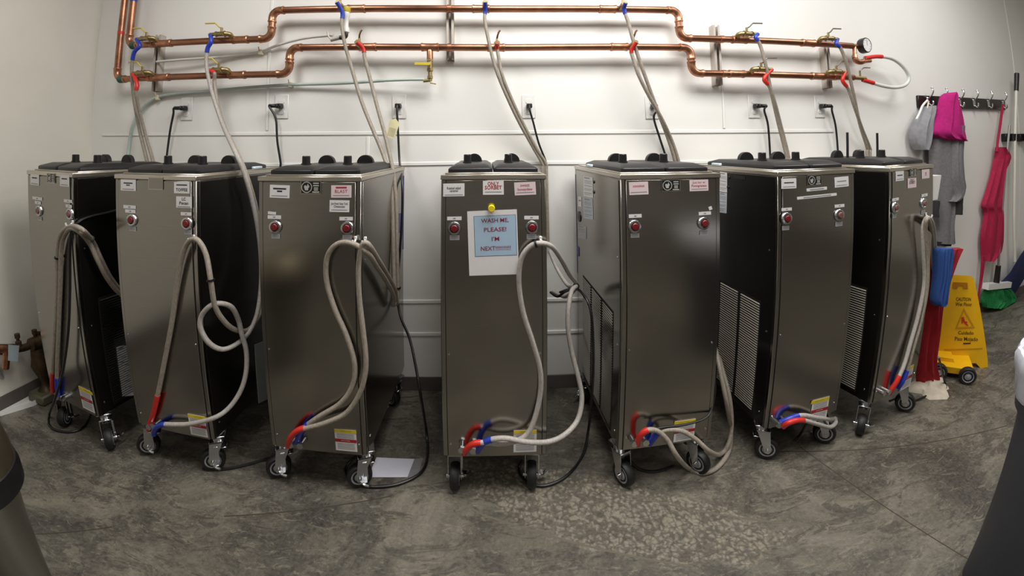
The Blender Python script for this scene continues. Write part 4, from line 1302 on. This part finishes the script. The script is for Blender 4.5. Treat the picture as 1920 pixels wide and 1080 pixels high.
# ------------------------------------------------------------------ things hung on the wall at the right
def cloth(rows, Y, thick, nu=14, sub=5, fold=.006, nf=3.0, seed=0, back=None):
    """a hanging piece of cloth: rows (py, px left, px right), front bulging towards the room"""
    rnd = random.Random(seed)
    ph = [rnd.uniform(0, 6.28) for _ in range(4)]
    L_ = spline([onY(l, py, Y) for py, l, r in rows], sub)
    R_ = spline([onY(r, py, Y) for py, l, r in rows], sub)
    m_ = len(L_)
    vs, fs = [], []
    for side in (0, 1):
        for j in range(m_):
            for k in range(nu + 1):
                u = k / nu
                p = L_[j].lerp(R_[j], u)
                e = math.sqrt(max(0, 1 - (2 * u - 1) ** 2))
                if side == 0:
                    t_ = j / (m_ - 1)
                    f_ = math.sin(u * nf * 6.28 + ph[0] + 1.5 * math.sin(t_ * 4 + ph[1])) + .5 * math.sin(u * nf * 11 + ph[2] + t_ * 5)
                    p = p + V((0, -thick * e - fold * e * f_ - .004, 0))
                else:
                    p = p + V((0, min(.0, 0), 0))
                vs.append(p)
    w_ = nu + 1
    o_ = m_ * w_
    for j in range(m_ - 1):
        for k in range(nu):
            a = j * w_ + k
            fs.append((a, a + 1, a + w_ + 1, a + w_))
            fs.append((o_ + a, o_ + a + w_, o_ + a + w_ + 1, o_ + a + 1))
        for k in (0, nu):
            a = j * w_ + k
            fs.append((a, a + w_, o_ + a + w_, o_ + a))
    for k in range(nu):
        for a in (k, (m_ - 1) * w_ + k):
            fs.append((a, a + 1, o_ + a + 1, o_ + a))
    return B().add(vs, fs)


RB = mat('rack_board', (28, 18, 14), .3, 0, .2, 10)
a, b_ = onY(1718, 195, D), onY(1881, 195, D)
zt, zb = onY(1800, 183, D).z, onY(1800, 204, D).z
rk = thing('coat_rack', 'dark wooden coat rack board with chrome hooks on the wall', 'coat rack', (a.x, D, zb))
part(B().box(a.x, b_.x, D - .02, D - .0005, zb, zt, .003), 'board', RB, rk, world=True)
for px in (1741, 1768, 1799, 1826, 1853, 1880):
    c = onY(px, 193, D - .02)
    b = B().box(c.x - .02, c.x + .02, D - .024, D - .02, zb + .02, zt - .01, .002)
    b.tube([(c.x, D - .024, zt - .02), (c.x, D - .05, zt), (c.x, D - .065, zt + .03), (c.x, D - .055, zt + .055)], .006, 8, 4)
    b.tube([(c.x, D - .024, zb + .03), (c.x, D - .05, zb + .012), (c.x, D - .06, zb + .03), (c.x, D - .055, zb + .045)], .006, 8, 4)
    b.lathe((c.x, D - .055, zt + .055), [(0, -.009), (.008, -.005), (.01, 0), (.008, .006), (0, .009)], 10)
    part(b, 'coat_hook', CHROME, rk, world=True)

GH = mat('grey_fleece', (112, 110, 112), .95, 0, .14, 60, .3)
GHD = mat('dark_lining', (48, 46, 48), .95, 0, .1, 60)
ho = solo(cloth([(232, 1742, 1800), (270, 1740, 1800), (320, 1742, 1800), (380, 1744, 1790), (420, 1750, 1783), (455, 1750, 1784)], D - .05, .07, seed=3), 'hoodie', GH, 'grey fleece hoodie hanging from the coat rack', 'hoodie')
part(cloth([(236, 1776, 1804), (290, 1777, 1800), (330, 1776, 1803), (352, 1778, 1807), (368, 1780, 1800), (377, 1771, 1790)], D - .1, .05, nu=10, seed=4), 'sleeve', GH, ho, world=True)
part(cloth([(355, 1781, 1805), (372, 1782, 1803), (385, 1784, 1802), (402, 1785, 1801)], D - .1, .03, nu=8, seed=5), 'cuff', GHD, ho, world=True)
part(cloth([(376, 1740, 1758), (395, 1740, 1757), (406, 1742, 1756)], D - .11, .03, nu=8, seed=6), 'pocket', GHD, ho, world=True)
part(cloth([(452, 1750, 1783), (460, 1748, 1781)], D - .06, .04, nu=8, seed=7), 'hem', mat('black_hem', (24, 24, 28), .9), ho, world=True)
part(cloth([(175, 1770, 1778), (182, 1762, 1786), (200, 1757, 1792), (225, 1751, 1799), (247, 1743, 1803), (258, 1752, 1806), (265, 1774, 1806)], D - .09, .075, nu=16, seed=8, fold=.009), 'pink_hood', mat('magenta_fleece', (170, 20, 108), .95, 0, .14, 50, .3), ho, world=True)
cp = solo(cloth([(200, 1727, 1740), (215, 1719, 1742), (235, 1707, 1742), (252, 1704, 1740), (268, 1706, 1735), (281, 1712, 1728)], D - .03, .08, nu=12, seed=9), 'cap', mat('grey_cap', (136, 136, 140), .9, 0, .1, 40, .2), 'grey cap hanging by a white strap from the coat rack', 'cap')
part(B().tube([onY(1739, 188, D - .07), onY(1730, 198, D - .08), onY(1724, 212, D - .09), onY(1718, 224, D - .11)], .008, 8, 4), 'strap', PLASTW, cp, world=True)
part(B().tube([onY(1741, 190, D - .07), onY(1739, 205, D - .08), onY(1740, 230, D - .1)], .006, 8, 4), 'strap', CREAM, cp, world=True)
AP = mat('crimson_cloth', (160, 20, 62), .85, 0, .12, 40, .2)
ap = solo(cloth([(276, 1866, 1876), (292, 1864, 1888), (305, 1861, 1886), (325, 1857, 1878), (360, 1847, 1876), (385, 1839, 1876), (400, 1844, 1877), (440, 1838, 1877), (460, 1838, 1875), (475, 1839, 1870), (488, 1840, 1856)], D - .03, .06, nu=16, seed=10, fold=.01), 'apron', AP, 'crimson apron hanging by its strap from the last coat hook', 'apron')
part(B().tube([onY(1880, 195, D - .06), onY(1876, 230, D - .05), onY(1871, 262, D - .06), onY(1869, 285, D - .07)], .012, 8, 4), 'neck_strap', AP, ap, world=True)
part(B().tube([onY(1842, 480, D - .05), onY(1840, 510, D - .05), onY(1836, 545, D - .05), onY(1832, 575, D - .05)], .010, 8, 4), 'tie_string', AP, ap, world=True)
part(B().tube([onY(1847, 480, D - .05), onY(1843, 510, D - .05), onY(1838, 540, D - .05)], .008, 8, 4), 'tie_string', AP, ap, world=True)

# brooms and mops in wall holders
POLE = mat('white_pole', (222, 220, 208), .35, 0, .03)
GPOLE = mat('grey_pole', (150, 152, 148), .4, .4)


def holder(px, py, label):
    c = onY(px, py, D)
    solo(B().box(c.x - .09, c.x + .09, D - .05, D - .0005, c.z - .035, c.z + .035, .006).cyl((c.x, D - .075, c.z - .03), (c.x, D - .075, c.z + .03), .028, n=14), 'pole_holder', BLACKP, label, 'holder', 'black pole holders')


holder(1885, 258, 'black wall clip gripping the broom pole')
holder(1912, 258, 'black wall clip gripping the white pole')
br = thing('broom', 'upside green bristle broom with white block hanging on the wall', 'broom', onY(1868, 560, D))
part(B().tube([onY(1893, 235, D - .075), onY(1885, 320, D - .075), onY(1876, 430, D - .075), onY(1872, 500, D - .075)], .011, 10, 3), 'pole', GPOLE, br, world=True)
part(B().tube([onY(1872, 498, D - .075), onY(1868, 531, D - .075)], [.024, .028], 12, 1), 'collar', BLACKP, br, world=True)
p0, p1 = onY(1848, 537, D - .075), onY(1891, 533, D - .075)
d_ = (p1 - p0).normalized()
n_ = V((-d_.z, 0, d_.x)) * .025
part(B().prism([(0, -1), (1, -1), (1, 1), (0, 1)], lambda u, v: p0.lerp(p1, u) + n_ * v + V((0, -.03, 0)), lambda u, v: p0.lerp(p1, u) + n_ * v + V((0, .03, 0))), 'block', PLASTW, br, world=True)
part(cloth([(541, 1846, 1893), (550, 1841, 1900), (562, 1839, 1903), (575, 1842, 1880)], D - .04, .06, nu=20, seed=12, fold=.012, nf=9), 'bristles', mat('green_bristle', (20, 120, 62), .8, 0, .3, 90, .5), br, world=True)
wp = thing('flat_mop', 'navy flat mop on a white pole with black grip', 'mop', onY(1905, 520, D))
part(B().tube([onY(1906, 140, D - .09), onY(1903, 260, D - .09), onY(1901, 400, D - .09), onY(1903, 490, D - .09)], .014, 10, 3), 'pole', POLE, wp, world=True)
part(B().tube([onY(1906.5, 138, D - .09), onY(1905.5, 170, D - .09)], [.024, .022], 12, 1), 'grip', BLACKP, wp, world=True)
mp_ = [(1876, 529), (1893, 512), (1912, 480), (1922, 466), (1922, 520), (1905, 548), (1893, 557)]
part(B().prism(mp_, lambda u, v: onY(u, v, D - .03), lambda u, v: onY(u, v, D - .06)), 'mop_pad', mat('navy_mop', (26, 40, 92), .9, 0, .3, 60, .5), wp, world=True)
# ------------------------------------------------------------------ wet floor sign, mop bucket, cloths on the floor at the right
YM = mat('yellow_plastic', (232, 178, 16), .4, 0, .05, 12)
A0, A1 = onZ(1757, 686), onZ(1852, 690)
A1.z = A0.z = 0.0
ud = (A1 - A0).normalized()
nrm = V((ud.y, -ud.x, 0))
if nrm.dot(A0) > 0:
    nrm = -nrm


def sgn(px, py, off=0.0):
    return onP(px, py, A0 + nrm * off, nrm)


ws = thing('wet_floor_sign', 'yellow caution wet floor folding sign standing beside the mop bucket', 'sign', (A0 + A1) / 2)
outl = [(1774, 519), (1781, 515), (1818, 517), (1826, 521), (1852, 676), (1852, 689), (1838, 690), (1830, 681), (1780, 681), (1772, 687), (1757, 686), (1756, 675)]
part(B().prism(outl, lambda u, v: sgn(u, v, 0), lambda u, v: sgn(u, v, -.03)), 'front_board', YM, ws, world=True)
part(B().prism([(1768, 525), (1822, 525), (1838, 684), (1745, 684)], lambda u, v: onP(u, v, A0 - nrm * .05, nrm), lambda u, v: onP(u, v, A0 - nrm * .07, nrm)), 'rear_board', YM, ws, world=True)
part(B().prism([(1787, 529), (1814, 530), (1815, 541), (1806, 541), (1805, 536), (1796, 536), (1795, 541), (1786, 540)], lambda u, v: sgn(u, v, .001), lambda u, v: sgn(u, v, .004)), 'carry_handle', mat('amber_recess', (176, 112, 14), .5), ws, world=True, smooth=False)
part(B().prism([(1770, 655), (1842, 652), (1842.3, 654), (1770, 657)], lambda u, v: sgn(u, v, .001), lambda u, v: sgn(u, v, .003)), 'rib', mat('amber_rib', (196, 140, 12), .5), ws, world=True, smooth=False)
tri = B()
T = [(1807, 577), (1828, 614.5), (1791, 617)]
cen = (sum(p[0] for p in T) / 3, sum(p[1] for p in T) / 3)
Ti = [(cen[0] + (p[0] - cen[0]) * .76, cen[1] + (p[1] - cen[1]) * .76) for p in T]
for k in range(3):
    a, b_, c_, d_ = T[k], T[(k + 1) % 3], Ti[(k + 1) % 3], Ti[k]
    tri.prism([a, b_, c_, d_], lambda u, v: sgn(u, v, .001), lambda u, v: sgn(u, v, .003))
part(tri, 'warning_triangle', mat('amber_rib', (196, 140, 12), .5), ws, world=True, smooth=False)
man = B()
for poly in ([(1805, 594), (1807, 594), (1809, 601), (1806, 603)], [(1803, 598), (1805.5, 598), (1806, 605), (1803, 607)], [(1806, 601), (1810, 602), (1813, 607), (1816, 610), (1814.5, 611), (1808, 606.5)], [(1809, 603.5), (1813, 602.5), (1814, 605), (1810.5, 606.5)], [(1802.5, 595), (1805, 595), (1805, 597), (1802.5, 597)]):
    man.prism(poly, lambda u, v: sgn(u, v, .001), lambda u, v: sgn(u, v, .0035))
part(man, 'falling_figure', mat('sign_red', (196, 54, 24), .5), ws, world=True, smooth=False)
q = B()
for s, px, py, wpx, hpx in (('CAUTION', 1806.5, 561, 28, 8), ('Wet Floor', 1807, 570.5, 31, 8), ('Cuidado', 1811, 624, 29, 8), ('Piso Mojado', 1812, 635.5, 43, 9)):
    part(text_on(B(), s, lambda u, v: sgn(px + u * 1.0, py - v - u * -.02, .002), 0, 0, width=wpx, h=hpx * .8, bold=.012), 'lettering', mat('sign_ink', (66, 44, 12), .6), ws, world=True, smooth=False)
q = B()
q.prism([(1806, 643), (1820, 642.5), (1820, 645), (1806, 645.5)], lambda u, v: sgn(u, v, .001), lambda u, v: sgn(u, v, .0025))
part(q, 'maker_mark', mat('sign_ink', (66, 44, 12), .6), ws, world=True, smooth=False)

bk = onZ(1790, 720)
bt = thing('mop_bucket', 'low yellow mop bucket on grey wheels under the caution sign', 'bucket', bk)
k0 = onZ(1752, 706); k1 = onZ(1822, 716)
bd = (k1 - k0).normalized()
bn_ = V((-bd.y, bd.x, 0))
if bn_.dot(k0) < 0:
    bn_ = -bn_
ln = (k1 - k0).length
F_ = lambda u, v, z: k0 + bd * (u * ln) + bn_ * (v * .22) + V((0, 0, z))
b = B()
b.add([F_(-.1, 0, .04), F_(1.02, 0, .04), F_(1.02, 1, .04), F_(-.1, 1, .04), F_(-.1, -.05, .085), F_(.98, -.05, .085), F_(.98, 1, .085), F_(-.1, 1, .085)], [(0, 1, 2, 3), (4, 5, 6, 7), (0, 1, 5, 4), (1, 2, 6, 5), (2, 3, 7, 6), (3, 0, 4, 7)])
b.add([F_(-.1, .3, .085), F_(.5, .3, .085), F_(.5, 1, .085), F_(-.1, 1, .085), F_(-.08, .3, .11), F_(.45, .3, .11), F_(.45, 1, .11), F_(-.08, 1, .11)], [(0, 1, 2, 3), (4, 5, 6, 7), (0, 1, 5, 4), (1, 2, 6, 5), (2, 3, 7, 6), (3, 0, 4, 7)])
part(b, 'bucket_body', YM, bt, world=True)
for u in (.82, .05):
    wc = F_(u, -.16, .055)
    wl = B()
    prof = [(.03, -.02), (.05, -.022), (.055, -.015), (.055, .015), (.05, .022), (.03, .02)]
    M_ = Matrix.Translation(wc) @ Matrix.Rotation(math.atan2(bd.y, bd.x), 4, 'Z')
    raw = B().lathe((0, 0, 0), prof, 22, 'y')
    wo = part(wl.add([M_ @ v for v in raw.v], raw.f), 'wheel', RUBBER, bt, world=True)
    raw = B().lathe((0, 0, 0), [(0, -.026), (.01, -.025), (.012, -.021), (.03, -.019), (.037, -.023), (.037, .02)], 22, 'y')
    part(B().add([M_ @ v for v in raw.v], raw.f), 'hub', HUB, wo, world=True)

RC = mat('red_cotton', (156, 20, 34), .9, 0, .14, 30, .25)
rb = solo(cloth([(464, 1742, 1797), (485, 1739, 1787), (520, 1734, 1774), (565, 1726, 1758), (620, 1722, 1751), (670, 1718, 1747), (700, 1717, 1754), (718, 1719, 1752), (728, 1733, 1746)], 1.62, .06, nu=14, seed=20, fold=.012), 'laundry_bag', RC, 'long red cloth bag slumped between the machine and the caution sign', 'bag')
pad = solo(cloth([(464, 1752, 1780), (475, 1749, 1781), (520, 1747, 1777), (555, 1743, 1772), (566, 1744, 1770), (571, 1748, 1764)], 1.52, .04, nu=18, seed=21, fold=.008, nf=6), 'mop_pad', mat('blue_microfibre', (48, 84, 152), .95, 0, .25, 80, .5, (14, 14, 1)), 'bright blue microfibre mop pad draped over the red cloth bag', 'mop pad')
rg_ = B()
rc_ = onZ(1742, 728)
vs_, fs_ = [], []
NR, NA = 7, 26
for j in range(NR):
    for k in range(NA):
        a_ = 2 * math.pi * k / NA
        rr_ = .15 * (1 - j / NR) * (1 + .18 * math.sin(3 * a_ + 1) + .1 * math.sin(7 * a_))
        hh_ = .001 if j == 0 else .012 + .045 * (j / NR) ** .8 + .006 * math.sin(4 * a_ + j * 1.1)
        vs_.append(V((rc_.x + rr_ * math.cos(a_), rc_.y + .8 * rr_ * math.sin(a_), hh_)))
for j in range(NR - 1):
    fs_ += [(j * NA + k, j * NA + (k + 1) % NA, (j + 1) * NA + (k + 1) % NA, (j + 1) * NA + k) for k in range(NA)]
fs_ += [tuple(range(NA)), tuple(range((NR - 1) * NA, NR * NA))]
solo(rg_.add(vs_, fs_), 'white_rag', mat('white_rag', (196, 186, 168), .9, 0, .1, 30, .3), 'crumpled white rag on the floor under the red cloth bag', 'rag')
# white file pocket on the side of the last machine
hx = W / 2
zp = fl(6, 1748, 377)[1]
zq = fl(6, 1748, 331)[1] - zp
fpk = thing('file_pocket', 'white plastic file pocket fixed beside the hoodie side machine', 'file holder', MM[6] @ V((hx, .075, zp)), MYAW[6])
part(B().box(.0015, .005, -.06, .12, 0, zq), 'back_plate', PLASTW, fpk)
part(B().prism([(.005, 0), (.075, 0), (.12, zq), (.113, zq), (.07, .007), (.005, .007)], lambda u, v: (u, -.06, v), lambda u, v: (u, .12, v)), 'pocket', PLASTW, fpk)
part(B().prism([(.005, 0), (.075, 0), (.12, zq), (.005, zq)], lambda u, v: (u, -.063, v), lambda u, v: (u, -.060, v)), 'pocket_end', PLASTW, fpk)

# ------------------------------------------------------------------ bins
BINM = mat('grey_bin', (74, 76, 86), .5, 0, .06, 10)
LINER = mat('clear_liner', (196, 198, 206), .35, 0, .08, 12, .3)
bc = V((1.695, .42, 0))
tb = thing('trash_barrel', 'grey plastic barrel bin lined with a pale plastic bag', 'bin', bc)
part(B().lathe((0, 0, 0), [(.13, 0), (.135, .01), (.193, .674), (.198, .683), (.213, .70), (.228, .822), (.239, .83), (.239, .857), (.228, .861), (.218, .848), (.187, .72), (.12, .03), (0, .03)], 48), 'barrel', BINM, tb)
lp = [(.225, .752), (.233, .77), (.236, .805), (.243, .826), (.247, .861), (.241, .876), (.228, .877), (.212, .865), (.192, .80), (.168, .72), (.135, .5), (.105, .22), (.06, .13), (0, .12)]
lb = B().lathe((0, 0, 0), lp, 64)
for v in lb.v:
    a = math.atan2(v.y, v.x)
    k = .003 * math.sin(a * 19) + .0025 * math.sin(a * 31 + v.z * 30)
    v.x += k * math.cos(a); v.y += k * math.sin(a)
    if v.z < .775 and math.hypot(v.x, v.y) > .22:
        v.z += .012 * math.sin(a * 7)
part(lb, 'bin_liner', LINER, tb)
cc = V((-1.432, .522, 0))
tc_ = thing('dome_bin', 'stainless steel dome top bin with a black band', 'bin', cc)
part(B().lathe((0, 0, 0), [(.09, 0), (.093, .01), (.148, .56)], 48), 'can_body', mat('satin_steel', (150, 148, 142), .35, 1, .05, 8, .02, (1, 1, 40)), tc_)
part(B().lathe((0, 0, 0), [(.156, .545), (.176, .555), (.178, .60), (.172, .625), (.166, .628)], 48), 'black_band', BLACKP, tc_)
part(B().lathe((0, 0, 0), [(.168, .625), (.166, .67), (.156, .72), (.132, .765), (.085, .795), (.0, .805)], 48), 'dome', mat('satin_steel_dome', (150, 140, 120), .42, 1, .12, 14), tc_)

# ------------------------------------------------------------------ backflow valve and tray by the left wall
BZ = mat('old_bronze', (84, 70, 50), .5, .7, .3, 30)
def lw(px, py, off=.09):
    return onX(px, py, XL + off)


bv = thing('backflow_valve', 'old bronze backflow preventer standing along the white left wall', 'valve', lw(72, 735, .12))
b = B()
b.tube([lw(-10, 655), lw(20, 655), lw(45, 652), lw(62, 645), lw(80, 640), lw(100, 640)], [.03, .03, .022, .04, .048, .04], 12, 4)
part(b, 'valve_body', BZ, bv, world=True)
for px, py in ((34, 640), (66, 632), (73, 636), (85, 634)):
    c = lw(px, py)
    part(B().lathe(c, [(.018, -.04), (.018, .0), (.01, .004), (.01, .016), (.016, .02), (.016, .045)], 10), 'test_cock', BZ, bv, world=True)
c = lw(74, 668)
ztop, zbot = lw(74, 650).z, 0.0
prof = [(.05, zbot + .002), (.05, .06), (.028, .08), (.022, .1), (.022, ztop * .35), (.03, ztop * .42), (.055, ztop * .62), (.06, ztop * .68), (.05, ztop * .8), (.045, ztop)]
part(B().lathe((c.x, c.y, 0), prof, 16), 'relief_valve', BZ, bv, world=True)
part(B().box(c.x - .075, c.x + .075, c.y - .09, c.y + .09, 0.001, .06, .01), 'drain_funnel', mat('dull_olive', (96, 92, 74), .5), bv, world=True)
part(B().tube([lw(-4, 655, .12), lw(8, 655, .12), lw(12, 665, .12), lw(10, 690, .1)], .022, 10, 4), 'copper_tail', COPPERD, bv, world=True)
ta = [lw(15.5, 646, .17), lw(36, 648, .17), lw(33, 678, .17), lw(15, 676, .17)]
part(B().prism([(0, 0), (1, 0), (1, 1), (0, 1)], lambda u, v: ta[3].lerp(ta[2], u).lerp(ta[0].lerp(ta[1], u), v), lambda u, v: ta[3].lerp(ta[2], u).lerp(ta[0].lerp(ta[1], u), v) + V((.0015, 0, 0))), 'inspection_tag', mat('grey_tag', (150, 160, 166), .5), bv, world=True, smooth=False)
corn = [onZ(-30, 764), onZ(62, 762), onZ(97, 745), onZ(93, 733), onZ(60, 733), onZ(-30, 738)]
corn = [V((max(p.x, XL + .012), p.y, 0)) for p in corn]
def tray(z, k):
    cx_ = sum((p for p in corn), V((0, 0, 0))) / len(corn)
    return lambda i_, _: cx_ + (corn[i_] - cx_) * k + V((0, 0, z))
n = len(corn)
tr = B()
rings = [[tray(.001, 1)(i_, 0) for i_ in range(n)], [tray(.03, 1)(i_, 0) for i_ in range(n)], [tray(.03, .93)(i_, 0) for i_ in range(n)], [tray(.008, .9)(i_, 0) for i_ in range(n)]]
tr.add([p for r in rings for p in r], [tuple(range(n))] + [(j * n + k, j * n + (k + 1) % n, (j + 1) * n + (k + 1) % n, (j + 1) * n + k) for j in range(3) for k in range(n)] + [tuple(range(3 * n, 4 * n))])
solo(tr, 'drain_tray', PLASTW, 'shallow white drain tray on the floor by the left wall', 'tray')
solo(B().cyl(onX(-8, 690, XL + .06), onZ(23, 737, .02), .014, n=12), 'drain_pipe', mat('grey_pvc', (178, 178, 176), .4), 'pale plastic drain pipe slanting into the white tray', 'pipe')
